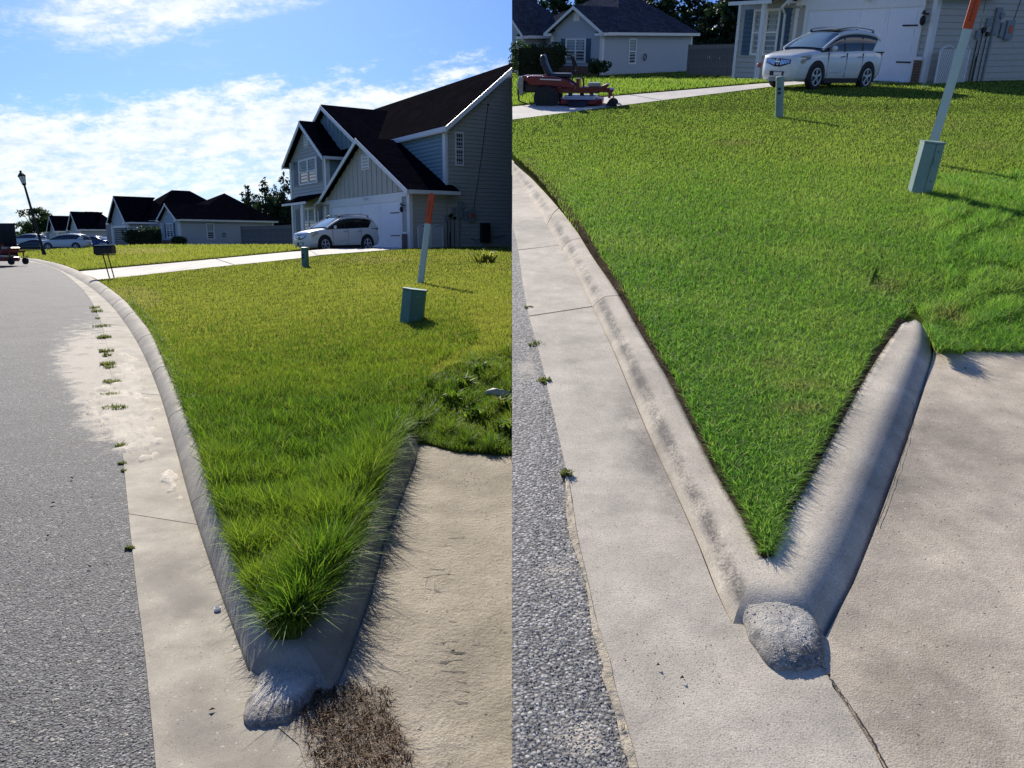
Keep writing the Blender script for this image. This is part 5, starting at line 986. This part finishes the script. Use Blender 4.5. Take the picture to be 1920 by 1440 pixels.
            hl = MB(); X = L_ / 2; hl.prism([(X - .13, sd * .50, .84), (X - .26, sd * .80, .90), (X - .62, sd * .905, .965), (X - .60, sd * .935, .86), (X - .24, sd * .86, .77), (X - .11, sd * .56, .74)], (.035, sd * .03, .03)); bevel(hl.build('headlight', M['lamp'], C), .015)
            MB().prism([(X - .25, sd * .84, .80), (X - .36, sd * .90, .82), (X - .34, sd * .91, .75), (X - .23, sd * .86, .75)], (.03, sd * .03, 0)).build('indicator', M['amber'], C)
            tl = MB(); tl.prism([(-X + .13, sd * .765, .98), (-X + .36, sd * .875, 1.12), (-X + .24, sd * .84, 1.15), (-X + .10, sd * .72, 1.03)], (-.02, sd * .035, .01)); bevel(tl.build('tail_light', M['redl'], C), .01)
            MB().tube([(X - .2, sd * .72, .46), (X - .13, sd * .75, .46)], .055, 10).build('fog_light', M['black'], C)
            ra = [(L_ / 2 - s * k, sd * .60, 1.70 * kh + .07 - .07 * ((s - 3.2) / 1.05) ** 2) for s in np.linspace(2.15, 4.2, 9)]; MB().tube(ra, .018, 6).build('roof_rail', M['metal'], C)
            for s in (2.2, 3.2, 4.15): MB().box(L_ / 2 - s * k - .04, L_ / 2 - s * k + .04, sd * .60 - .02, sd * .60 + .02, 1.6 * kh, 1.70 * kh + .03 - .05 * ((s - 3.2) / 1.05) ** 2).build('rail_foot', M['black'], C)
    # windscreen
    ws = []
    a0, a1 = (1.24, 2.1) if style == 'suv' else (1.4, 2.2)
    for s in np.linspace(a0, a1, 6): h, x = cabsec(s, .014); t = h[4:] if s > a0 + .1 else h[4:]; ws.append([(x + .012, y * .93, z + .008) for _, y, z in t] + [(x + .012, -y * .93, z + .008) for _, y, z in t[-2::-1]])
    n = len(ws[0]); link('windscreen', mesh_np('windscreen', [p for r_ in ws for p in r_], [(i * n + j, i * n + j + 1, (i + 1) * n + j + 1, (i + 1) * n + j) for i in range(5) for j in range(n - 1)], M['wind'], True), None, C)
    if near:
        X = L_ / 2; gn = bpy.data.objects.new('grille', None); COL.objects.link(gn); gn.parent = C
        for sd in (1, -1):
            for i in range(6): g = MB(); y = sd * (.13 + i * .066); xx = X + .03 - .045 * (abs(y) / .56) ** 3; g.prism([(xx, y, .67 + .012 * i), (xx, y + sd * .036, .67 + .012 * i), (xx - .015, y + sd * .05, .82), (xx - .015, y + sd * .014, .82)], (.02, 0, 0)); g.build('slat', M['chrome'], gn)
        MB().prism([(X - .005, -.55, .72), (X + .02, -.12, .62), (X + .02, .12, .62), (X - .005, .55, .72), (X - .02, .55, .83), (X + .01, .1, .85), (X + .01, -.1, .85), (X - .02, -.55, .83)], (.012, 0, 0)).build('grille_recess', M['black'], C)
        e = MB(); e.tube([(X + .035, .075 * math.cos(t), .76 + .075 * math.sin(t)) for t in np.linspace(0, 2 * PI, 21)], .013, 6, False); e.box(X + .03, X + .048, -.095, .095, .745, .775); e.build('emblem', M['chrome'], C)
        MB().prism([(X - .12, -.55, .40), (X + .012, -.3, .36), (X + .012, .3, .36), (X - .12, .55, .40), (X - .12, .52, .50), (X + .012, .3, .49), (X + .012, -.3, .49), (X - .12, -.52, .50)], (.012, 0, 0)).build('lower_grille', M['black'], C)
        MB().prism([(X - .20, -.62, .22), (X - .02, -.3, .2), (X - .02, .3, .2), (X - .20, .62, .22), (X - .20, .62, .32), (X - .02, .3, .31), (X - .02, -.3, .31), (X - .20, -.62, .32)], (.03, 0, 0)).build('front_valance', M['metal'], C)
        MB().tube([(L_ / 2 - 4.0 * k, 0, 1.66 * kh), (L_ / 2 - 4.12 * k, 0, 1.86 * kh)], .008, 5).build('aerial', M['black'], C)
        MB().tube([(X - 1.20, .1, 1.13), (X - 1.45, -.35, 1.24)], .012, 5).build('wiper', M['black'], C)
        MB().prism([(X - 1.62 * k, hw + .006, .50), (X - 2.0 * k, hw + .006, .56), (X - 2.46 * k, hw + .006, .60), (X - 2.42 * k, hw + .006, .52), (X - 2.1 * k, hw + .006, .48)], (0, .006, 0)).build('dent_crease', M['silverblue'], C)
    return C
GA = lambda x, y: Vector(A.g(x, y, lawnA)[0])
CA = A.at(634, 473, 39.0); suv(A, CA, math.radians(180 + 46), 'white SUV with dented door parked before the garage, left view', .84, tilt=Matrix.Rotation(math.radians(-1.5), 4, 'Y') @ Matrix.Rotation(0, 4, 'X'))
CB = B.at(1535, 165, 62.0); suv(B, CB, math.radians(180 + 31), 'white SUV with dented door on the driveway, right view', .80, tilt=Matrix.Rotation(math.radians(1.5), 4, 'Y'), zs=.95)
GC = 'cars parked along the far end of the street'
suv(A, A.at(125, 469, 17.6), math.radians(180 + 4), 'white SUV with dark windows parked far down the street behind the lamp post', paint='silverblue', near=False, grp=GC)
suv(A, A.at(64, 471, 16.5), math.radians(180 + 8), 'dark sedan parked left of the far white SUV', paint='grey', near=False, style='sedan', H_=1.5, grp=GC, cat='sedan')
suv(A, A.at(52, 462, 13.5), math.radians(180 + 2), 'silver car half hidden behind the dark sedan', paint='silverblue', near=False, H_=1.7, grp=GC)
suv(A, A.at(178, 466, 15.5), math.radians(168), 'blue hatchback just right of the far white SUV', paint='blue', near=False, style='sedan', L_=4.1, grp=GC, cat='hatchback')
# zero turn mower ---------------------------------------------------------
def mower(fr, P, rz, label, sc=1.0, zs=1.0):
    R_ = empty('ride_on_mower', fr, P, rz, label, 'mower', sc=(sc, sc, sc * zs)); rd, bk, mt = M['red'], M['black'], M['metal']
    # x forward
    for sd in (1, -1):
        Wh = MB(); n = 26; r = .29
        pr = [(.0, -.10), (.5, -.11), (.92, -.12), (1, -.08), (1, .08), (.92, .12), (.5, .11), (.0, .10)]
        V = [(-.45 + r * q * math.cos(2 * PI * i / n), sd * .48 + t, r + r * q * math.sin(2 * PI * i / n)) for i in range(n) for q, t in pr]; p = len(pr)
        Wh.add(V, [(i * p + j, i * p + j + 1, ((i + 1) % n) * p + j + 1, ((i + 1) % n) * p + j) for i in range(n) for j in range(p - 1)]); w = Wh.build('rear_wheel', M['rubber'], R_)
        hb = MB().tube([(-.45, sd * .585, r), (-.45, sd * .60, r)], .14, 14)
        for i in range(5): a = 2 * PI * i / 5; hb.ball((-.45 + .07 * math.cos(a), sd * .605, r + .07 * math.sin(a)), .018, 6, 4)
        hb.build('hub', M['iron'], w)
        c = MB().tube([(1.08, sd * .43 - .055, .125), (1.08, sd * .43 + .055, .125)], .125, 16).build('caster_wheel', M['rubber'], R_); MB().tube([(1.08, sd * .43 - .08, .125), (1.08, sd * .43 - .08, .30), (1.08, sd * .43 + .08, .30), (1.08, sd * .43 + .08, .125)], .014, 5).build('caster_fork', bk, c); MB().tube([(1.02, sd * .43, .30), (1.02, sd * .43, .46)], .03, 8).build('caster_spindle', rd, c)
        MB().box(-.35, .78, sd * .24 - .03, sd * .24 + .03, .40, .50).build('frame_rail', rd, R_); MB().prism([(.60, sd * .22, .43), (1.06, sd * .43, .43), (1.06, sd * .43, .49), (.60, sd * .22, .50)], (0, sd * .05, 0)).build('front_arm', rd, R_)
        f = MB(); f.prism([(-.86, sd * .33, .60), (-.10, sd * .33, .54), (.18, sd * .33, .50), (.24, sd * .33, .56), (.02, sd * .33, .72), (-.30, sd * .33, .80), (-.90, sd * .33, .80), (-.95, sd * .33, .70)], (0, sd * .16, 0)); bevel(f.build('fender', rd, R_), .03, 3)
        MB().prism([(-.6, sd * .495, .745), (-.1, sd * .495, .73), (-.12, sd * .495, .705), (-.6, sd * .495, .72)], (0, sd * .004, 0)).build('fender_stripe', M['trim'], R_)
        MB().tube([(.08, sd * .40, .62), (.08, sd * .40, .76), (.17, sd * .38, .92), (.17, sd * .30, 1.02), (.10, sd * .20, 1.22)], .017, 6).build('control_lever', bk, R_)
        g = MB().tube([(.165, sd * .30, 1.03), (.09, sd * .19, 1.26)], .026, 7); g.build('lever_grip', M['rubber'], R_)
    s = MB(); s.box(-.42, .10, -.25, .25, .74, .86); bevel(s.build('seat_cushion', M['vinylseat'], R_), .05, 3)
    b = MB(); b.prism([(-.36, -.25, .82), (-.50, -.22, 1.12), (-.55, -.16, 1.28), (-.62, -.13, 1.30), (-.66, -.16, 1.22), (-.60, -.22, 1.02), (-.48, -.25, .80)], (0, .50, 0)); bevel(b.build('seat_back', M['vinylseat'], R_), .04, 3)
    e = MB(); e.box(-1.0, -.55, -.26, .26, .40, .66); e.tube([(-.78, 0, .66), (-.78, 0, .80)], .20, 16); e.box(-.95, -.6, -.34, -.26, .44, .6); bevel(e.build('engine', bk, R_), .02)
    c = MB(); c.prism([(-1.10, -.36, .34), (-1.02, -.36, .34), (-1.0, -.36, .76), (-1.12, -.36, .78), (-1.17, -.36, .60)], (0, .72, 0)); bevel(c.build('rear_guard', mt, R_), .02)
    MB().box(-1.04, -.9, -.34, .34, .70, .80).build('rear_hood', rd, R_); MB().tube([(-1.15, -.3, .5), (-1.12, -.3, .2), (-.9, -.3, .12)], .02, 6).build('rear_bumper', bk, R_)
    d = MB(); d.prism([(-.10, -.56, .14), (.72, -.56, .14), (.86, -.40, .14), (.86, .40, .14), (.72, .56, .14), (-.10, .56, .14), (-.2, .3, .14), (-.2, -.3, .14)], (0, 0, .13)); bevel(d.build('cutting_deck', rd, R_), .03, 2); MB().prism([(-.05, -.58, .27), (.7, -.58, .27), (.6, -.42, .33), (0, -.42, .33)], (0, .04, 0)).build('deck_cover', M['alloy'], R_); MB().box(-.05, .70, -.42, .42, .27, .335).build('belt_cover', M['alloy'], R_)
    for x, y in ((.1, -.3), (.35, 0), (.55, .3)): MB().tube([(x, y, .33), (x, y, .40)], .05, 8).build('spindle', bk, R_)
    ch = MB(); ch.prism([(.05, -.57, .22), (.55, -.57, .22), (.45, -.86, .06), (.10, -.86, .06)], (0, 0, .03)); ch.build('discharge_chute', bk, R_)
    fp = MB(); fp.prism([(.34, -.30, .50), (.92, -.30, .50), (1.0, -.30, .60), (.93, -.30, .62), (.80, -.30, .55), (.34, -.30, .545)], (0, .60, 0)); fp.build('foot_plate', rd, R_); MB().box(.50, .78, -.2, .2, .56, .64).build('step', mt, R_)
    MB().tube([(.40, -.20, .52), (.38, -.20, .74), (.30, -.20, .80)], .022, 6).build('deck_lift_pedal', rd, R_); MB().box(.22, .30, -.24, .24, .50, .74).build('front_panel', rd, R_); MB().box(1.0, 1.1, -.45, .45, .44, .50).build('front_bar', rd, R_)
    return R_
PMB = B.at(1063, 204, 78); mower(B, PMB, math.radians(-9), 'red and black zero turn mower parked on the driveway', 1.0, .93)
PMA = A.at(-8, 496, 43); mower(A, PMA, math.radians(-6), 'dark mower at the left edge of the street beside the far curb', 1.0, 1.2)
tr_ = empty('utility_trailer', A, A.at(0, 494, 42), math.radians(-6), 'tall dark trailer gate standing behind the mower at the left edge', 'trailer')
tg = MB(); 
for i in range(6): tg.box(-.9 + i * .3, -.86 + i * .3, -.02, .02, .1, 1.75)
tg.box(-.92, .92, -.03, .03, 1.7, 1.76).box(-.92, .92, -.03, .03, .1, .16).box(-.9, .9, -.015, .015, .2, 1.7); tg.build('tail_gate', M['iron'], tr_)
for x in (-.6,): wheel(tr_, x, -.2, .3, .18, -1)

# ---------------------------------------------------------------- street furniture
GP = 'the same few lawn fittings seen in both views'
def pedestal(fr, P, r, h, m, label, tilt):
    R_ = empty('utility_post', fr, P, 0, label, 'utility post', tilt=tilt); b = MB(); n = 20; V = []
    for q, z in ((1, -.1), (1, h * .9), (1.06, h * .9), (1.06, h * .96), (.98, h * .99), (.5, h * 1.005)): V += [(r * q * math.cos(2 * PI * i / n), r * q * math.sin(2 * PI * i / n), z) for i in range(n)]
    b.add(V, [(j * n + i, j * n + (i + 1) % n, (j + 1) * n + (i + 1) % n, (j + 1) * n + i) for j in range(5) for i in range(n)] + [tuple(5 * n + i for i in range(n))]); b.build('tube', m, R_, smooth=False)
    for z in (h * .50, h * .62): MB().prism([(-r * .72, -r * .80, z), (-r * .05, -r * 1.02, z), (-r * .05, -r * 1.02, z + .045), (-r * .72, -r * .80, z + .045)], (-.002, -.006, 0)).build('label_plate', M['black'], R_)
    return R_
pedestal(A, A.at(573, 505, 68), .10, .60, M['box'], 'short dark green utility post on the lawn before the SUV, left view', Matrix())
pedestal(B, B.at(1461, 209, 94), .078, .66, M['boxB'], 'short sage utility post on the mown lawn before the SUV', Matrix.Rotation(math.radians(-6), 4, 'Y'))
def utilbox(fr, P, w, d, h, m, label, rz, tilt):
    R_ = empty('utility_box', fr, P, rz, label, 'utility box', tilt=tilt); b = MB(); pl = [(-w * .5, 0), (-.06 * w, -d * .34), (w * .5, -d * .1), (w * .5, d * .5), (-w * .5, d * .5)]
    b.prism([(x, y, -.12) for x, y in pl], (0, 0, h + .12)); bevel(b.build('cabinet', m, R_), .006); l = MB(); l.prism([(x * 1.05, y * 1.08 - .004, h + .001) for x, y in pl], (0, 0, .016)); l.build('lid', m, R_)
    for z in (.12 * h, .82 * h): MB().tube([(w * .2, -d * .26, z), (w * .2, -d * .30, z)], .008, 8).build('bolt', M['metal'], R_)
    MB().prism([(w * .02, -d * .325, h * .55), (w * .36, -d * .18, h * .55), (w * .36, -d * .18, h * .70), (w * .02, -d * .325, h * .70)], (-.001, -.003, 0)).build('faded_sticker', m, R_)
    MB().prism([(-w * .06, -d * .345, -.05), (-w * .05, -d * .345, -.05), (-w * .05, -d * .345, h), (-w * .06, -d * .345, h)], (0, -.003, 0)).build('door_seam', M['crack'], R_)
    return R_
tA = Matrix.Rotation(math.radians(7), 4, 'Y'); utilbox(A, A.at(771, 602, 143), .30, .26, .405, M['box'], 'dark green utility box leaning right below the marker post, left view', 0, tA)
utilbox(B, B.at(1731, 347, 180), .205, .20, .42, M['boxB'], 'sage green utility box in front of the marker post, right view', 0, Matrix.Rotation(math.radians(4), 4, 'Y'))
def marker(fr, P, w, h, oz, label, tilt, textz):
    R_ = empty('marker_post', fr, P, 0, label, 'marker post', tilt=tilt); pl = [(-w / 2, .0), (-w * .3, -.012), (w * .3, -.012), (w / 2, 0), (w * .3, .006), (-w * .3, .006)]
    MB().prism([(x, y, -.2) for x, y in pl], (0, 0, oz + .2)).build('post', M['post'], R_)
    s = MB(); s.prism([(-w / 2, 0, oz + .001)] + [(-w / 2, 0, h - w / 2)] + [(w / 2 * math.cos(t), 0, h - w / 2 + w / 2 * math.sin(t)) for t in np.linspace(PI, 0, 9)[1:-1]] + [(w / 2, 0, h - w / 2), (w / 2, 0, oz + .001)], (0, .008, 0)); s.prism([(-w / 2 + .004, -.004, oz + .001), (-w * .3, -.014, oz + .001), (w * .3, -.014, oz + .001), (w / 2 - .004, -.004, oz + .001)][::-1], (0, 0, h - oz - w * .35)); s.build('orange_sleeve', M['orange'], R_)
    g = MB()      # worn lettering, no longer readable: short dark strokes down the sleeve
    rs = random.Random(3)
    for i in range(9):
        z = textz + i * .032; x = -w * .08 + rs.uniform(-.004, .004); g.box(x - .012, x + .012 * rs.uniform(.3, 1), -.0165, -.0145, z, z + .007); g.box(x - .012, x - .006, -.0165, -.0145, z, z + .022) if i % 2 else g.box(x + .004, x + .010, -.0165, -.0145, z, z + .02)
    g.build('faded_lettering', M['ink'], R_); return R_
marker(A, A.at(788, 534, 98), .125, 1.73, 1.16, 'leaning white marker post with orange top, rounded tip in view', Matrix.Rotation(math.radians(8.3), 4, 'Y'), 1.30)
marker(B, B.at(1752, 262, 150), .118, 1.75, 1.27, 'leaning white marker post whose orange top runs out of the picture', Matrix.Rotation(math.radians(5.5), 4, 'Y'), 1.36)
# mailbox on two thin legs
mbx = empty('mailbox', A, A.at(211, 527, 62), math.radians(-4), 'dark twin legged mailbox with a parcel shelf beside the driveway', 'mailbox')
for x in (-.03, .12): MB().tube([(x, 0, -.2), (x - .22, 0, .9)], .017, 6).build('leg', M['iron'], mbx)
b = MB(); b.prism([(-.42, -.12, .80), (-.42, .12, .80), (-.42, .12, 1.0), (-.42, .06, 1.06), (-.42, -.06, 1.06), (-.42, -.12, 1.0)], (.55, 0, .015)); bevel(b.build('box', M['iron'], mbx), .012); MB().box(-.44, -.40, -.125, .125, .80, 1.05).build('door', M['iron'], mbx); MB().prism([(-.41, -.1, 1.055), (.12, -.1, 1.07), (.12, .1, 1.07), (-.41, .1, 1.055)], (0, 0, .018)).build('top_plate', M['alloy'], mbx)
MB().box(-.28, -.10, -.05, .05, 1.08, 1.13).build('number_plate', M['metal'], mbx); MB().box(-.40, .12, -.1, .1, .77, .80).build('shelf', M['iron'], mbx)
# lamp post
lp = empty('street_lamp', A, A.at(84, 481, 30.5), 0, 'tall black street lamp with milky lantern leaning over the curve', 'street lamp', tilt=Matrix.Rotation(math.radians(-10.5), 4, 'Y'))
MB().tube([(0, 0, -.3), (0, 0, .5), (0, 0, .55), (0, 0, 4.35)], [.12, .11, .085, .06], 10).build('pole', M['iron'], lp)
hd = MB(); hd.tube([(0, 0, 4.33), (0, 0, 4.42)], [.09, .13], 8); hd.tube([(0, 0, 4.86), (0, 0, 4.96), (0, 0, 5.06), (0, 0, 5.1), (0, 0, 5.2)], [.24, .19, .10, .06, .07], 8)
for i in range(6): a = 2 * PI * i / 6; hd.tube([(.12 * math.cos(a), .12 * math.sin(a), 4.42), (.2 * math.cos(a), .2 * math.sin(a), 4.86)], .012, 4)
hd.build('lantern_frame', M['iron'], lp); MB().tube([(0, 0, 4.42), (0, 0, 4.86)], [.11, .19], 6).build('lantern_glass', M['lens'], lp)
# items on the driveway
hs = MB().tube([(0, 0, .03), (.12, .02, .06), (.3, 0, .02), (.55, .05, .02), (.9, -.02, .02), (1.2, .1, .02)], .025, 6); o = hs.build('tool', M['iron'], None, A, Matrix.Translation(A.at(522, 485, 44))); setp(o, 'small dark tool lying on the driveway left of the SUV, left view', 'tool')
hs = MB().tube([(0, 0, .03), (.12, .02, .08), (.3, 0, .02), (.55, .05, .02), (.8, -.02, .02)], .025, 6); o = hs.build('tool', M['iron'], None, B, Matrix.Translation(B.at(1390, 175, 62) + Vector((0, 0, .02)))); setp(o, 'small dark tool lying on the driveway left of the SUV, right view', 'tool')
ys = empty('yard_marker', B, B.at(1420, 142, 52), 0, 'small round red yard marker at the fence end behind the SUV', 'yard marker'); MB().tube([(0, 0, -.1), (.03, 0, .28)], .008, 5).build('stake', M['trim'], ys); MB().tube([(.03, -.01, .36), (.03, .01, .36)], .085, 16).build('disc', M['stop'], ys)

# ---------------------------------------------------------------- trees, hedges, shrubs
def foliage(P, centres, n, size, m, name='foliage', parent=None, fr=None, flat=1.0, seed=1, shell=.55):
    rg = np.random.default_rng(seed); C_ = np.array([c[:3] for c in centres]); R_ = np.array([c[3] if hasattr(c[3], '__len__') else (c[3],) * 3 for c in centres]); vol = R_.prod(1) ** .67; idx = rg.choice(len(C_), n, p=vol / vol.sum())
    d = rg.normal(size=(n, 3)); d /= np.linalg.norm(d, axis=1)[:, None]; q = rg.uniform(shell, 1.05, n) ** .8; c = C_[idx] + d * R_[idx] * q[:, None]
    a = rg.normal(size=(n, 3)); a /= np.linalg.norm(a, axis=1)[:, None]; b = np.cross(a, rg.normal(size=(n, 3))); b /= np.linalg.norm(b, axis=1)[:, None]; s = size * rg.uniform(.5, 1.3, n)[:, None]
    V = np.stack([c - a * s, c + b * s * .45, c + a * s, c - b * s * .45], 1); fs = (np.arange(n)[:, None] * 4 + np.arange(4)[None]); r = np.repeat(np.clip(rg.uniform(0, 1, n), 0, 1), 4)
    return link(name, mesh_np(name, V.reshape(-1, 3), fs, m, False, {'rnd': r, 'tip': np.ones(n * 4)}), fr, parent)
def hedge(fr, P, rz, dims, n, size, label, cat='hedge', name='hedge', seed=3, blobs=26, m='leaf'):
    R_ = empty(name, fr, P, rz, label, cat); rs = random.Random(seed); L_, D_, H_ = dims; C_ = [(rs.uniform(.1, .9) * L_, rs.uniform(.2, .8) * D_, rs.uniform(.25, .85) * H_, (L_ * .17, D_ * .35, H_ * .22)) for _ in range(blobs)]
    foliage(P, C_, n, size, M[m], 'foliage', R_, seed=seed); k = MB(); k.box(.12 * L_, .88 * L_, .15 * D_, .85 * D_, -.2, H_ * .82); k.build('branches', M['leaf'], R_)
    return R_
hedge(A, A.at(228, 462, 17.2), math.radians(16), (4.7, 2.0, 2.15), 5200, .13, 'tall dark square hedge between the two houses, left view', seed=4)
hedge(B, B.at(960, 141, 27.5) + Vector((.05, 0, 0)), math.radians(6), (3.7, 2.0, 2.1), 6500, .10, 'tall dark hedge behind the mower seat, right view', seed=5)
def shrub(fr, P, r, h, n, size, label, seed):
    R_ = empty('shrub', fr, P, 0, label, 'shrub'); rs = random.Random(seed); C_ = [(rs.uniform(-.5, .5) * r, rs.uniform(-.5, .5) * r, rs.uniform(.3, .7) * h, (r * .55, r * .5, h * .35)) for _ in range(9)]; foliage(P, C_, n, size, M['leaf'], 'foliage', R_, seed=seed); MB().tube([(0, 0, -.2), (0, 0, h * .6)], .06, 6).build('stem', M['bark'], R_)
shrub(A, A.at(335, 460, 18), .75, 1.05, 900, .13, 'round dark shrub at the corner of the low house, left view', 2); shrub(B, B.at(1122, 139, 28), .8, .95, 1200, .11, 'round dark shrub at the corner of the low house, right view', 8)
def pine(fr, P, h, w, n, label, seed, grp):
    R_ = empty('pine_tree', fr, P, 0, label, 'pine tree', grp); rs = random.Random(seed); C_ = []
    z = h * .12
    while z < h * .97:
        t = (z / h - .12) / .88; rad = w * (1 - t) ** .75 * rs.uniform(.75, 1.15) + .25; k = max(2, int(6 * (1 - t)) + 1)
        for i in range(k): a = rs.uniform(0, 2 * PI); C_.append((rad * .6 * math.cos(a), rad * .6 * math.sin(a), z + rs.uniform(-.3, .3), (rad * .5, rad * .5, h * .035 + .12)))
        z += h * .055
    C_.append((0, 0, h * .99, (.2, .2, h * .04))); foliage(P, C_, n, h * .028, M['needle'], 'crown', R_, seed=seed, shell=.1)
    MB().tube([(0, 0, -.5), (0, 0, h * .5), (0, 0, h)], [h * .02, h * .013, .02], 7).build('trunk', M['bark'], R_)
    for i in range(10): zz = h * rs.uniform(.2, .85); a = rs.uniform(0, 2 * PI); rr = w * (1 - zz / h) * .9; MB().tube([(0, 0, zz), (rr * math.cos(a), rr * math.sin(a), zz + rr * .25)], [.07, .02], 5).build('limb', M['bark'], R_)
GT = 'dark evergreens behind the board fence'
for i, (px, ppm, topy, w, lab) in enumerate(((466, 13, 352, 1.5, 'slim pine, leftmost of the evergreens behind the board fence'), (480, 12, 366, 1.7, 'low full pine second from the left behind the board fence'), (502, 13, 336, 2.0, 'tallest pointed pine in the middle of the evergreens'), (520, 12.5, 352, 1.8, 'broad pine just right of the tallest one'), (538, 13, 330, 1.8, 'tall open pine touching the outline of the big house'), (553, 12, 346, 1.8, 'pine mostly hidden by the big house, rightmost'), (490, 11, 372, 2.4, 'low dark pine filling the gap under the tallest one'), (528, 11, 368, 2.6, 'low dark pine filling the gap above the fence'))):
    P = A.at(px, 458, ppm); pine(A, P, (458 - topy) / ppm, w * 1.45, 5200, lab, 20 + i, GT)
GTB = 'dark evergreens closing the view behind the mown lawn'
for i, (px, ppm, topy, w, lab) in enumerate(((1340, 16, -60, 3.0, 'dark tree above the right slope of the grey roof'), (1375, 16.5, -90, 3.2, 'dense dark tree over the right end of the board fence'), (1408, 16, -70, 3.2, 'dark tree between the fence and the house with the garage'), (1440, 15, -80, 3.4, 'dark tree touching the left edge of the garage house'), (1300, 15, -50, 3.4, 'dark tree behind the middle of the grey roof'), (1255, 14.5, -70, 3.4, 'tall dark tree behind the grey roof ridge'), (1205, 14.5, -50, 3.4, 'dark tree behind the left part of the grey ridge'), (1150, 14.5, -80, 3.4, 'dark tree above the small front gable'), (1100, 14, -60, 3.6, 'dark tree between the two grey roofs'), (1040, 14, -70, 3.6, 'dark tree behind the leftmost grey roof'), (1010, 13.5, -40, 3.2, 'dark tree at the left end of the right view'))):
    P = B.at(px, 120, ppm); pine(B, P, (120 - topy) / ppm, w, 3600, lab, 50 + i, GTB)
def broad(fr, P, h, r, n, label, seed, m='leaf', size=.25, blobs=26, grp=None, bare=False):
    R_ = empty('tree', fr, P, 0, label, 'tree', grp); rs = random.Random(seed); C_ = []; tr = MB().tube([(0, 0, -.5), (.1, 0, h * .25), (0, .1, h * .5)], [h * .035, h * .028, h * .015], 7); tr.build('trunk', M['bark'], R_)
    for i in range(blobs):
        a = rs.uniform(0, 2 * PI); e = rs.uniform(.05, 1); rr = r * rs.uniform(.3, .95) * math.cos(e * 1.1); z = h * (.38 + .55 * e * rs.uniform(.7, 1)); q = (rr * math.cos(a), rr * math.sin(a), z); C_.append(q + ((r * .26, r * .26, h * .09),))
        MB().tube([(0, 0, h * rs.uniform(.2, .45)), (q[0] * .5, q[1] * .5, z * .72), q], [h * .012, h * .008, .02], 5).build('limb', M['bark'], R_)
        if bare:
            for _ in range(5): d = Vector((rs.uniform(-1, 1), rs.uniform(-1, 1), rs.uniform(0, 1))) * r * .35; MB().tube([q, Vector(q) + d], [.03, .012], 4).build('twig', M['bark'], R_)
    foliage(P, C_, n, size, M[m], 'crown', R_, seed=seed, shell=.15)
broad(A, A.at(72, 462, 10.5), 7.3, 3.6, 2600, 'spreading oak behind the lamp post at the end of the street', 5)
broad(A, A.at(98, 464, 10.2), 6.2, 3.4, 2200, 'lower dark tree right of the spreading oak', 6); broad(A, A.at(38, 464, 9.8), 4.6, 3.8, 2400, 'low dark tree at the left end of the street', 7)
broad(A, A.at(318, 455, 11), 8.6, 2.1, 260, 'thin nearly bare tree rising behind the low roofs', 9, size=.16, blobs=16, bare=True)
for i, (px, ppm, hh) in enumerate(((10, 8, 3.2), (-30, 8, 3.4), (60, 7.5, 2.6), (150, 7.4, 2.4), (210, 7.6, 2.4), (262, 7.5, 2.5))): broad(A, A.at(px, 460, ppm), hh, 3.6, 1500, ['low tree line far left past the mower', 'low tree line at the outer left', 'low bushy tree behind the parked cars', 'low bushy tree behind the second roof', 'low bushy tree between the far roofs', 'low bushy tree beyond the hedge'][i], 30 + i, grp='low trees at the end of the street', blobs=14)
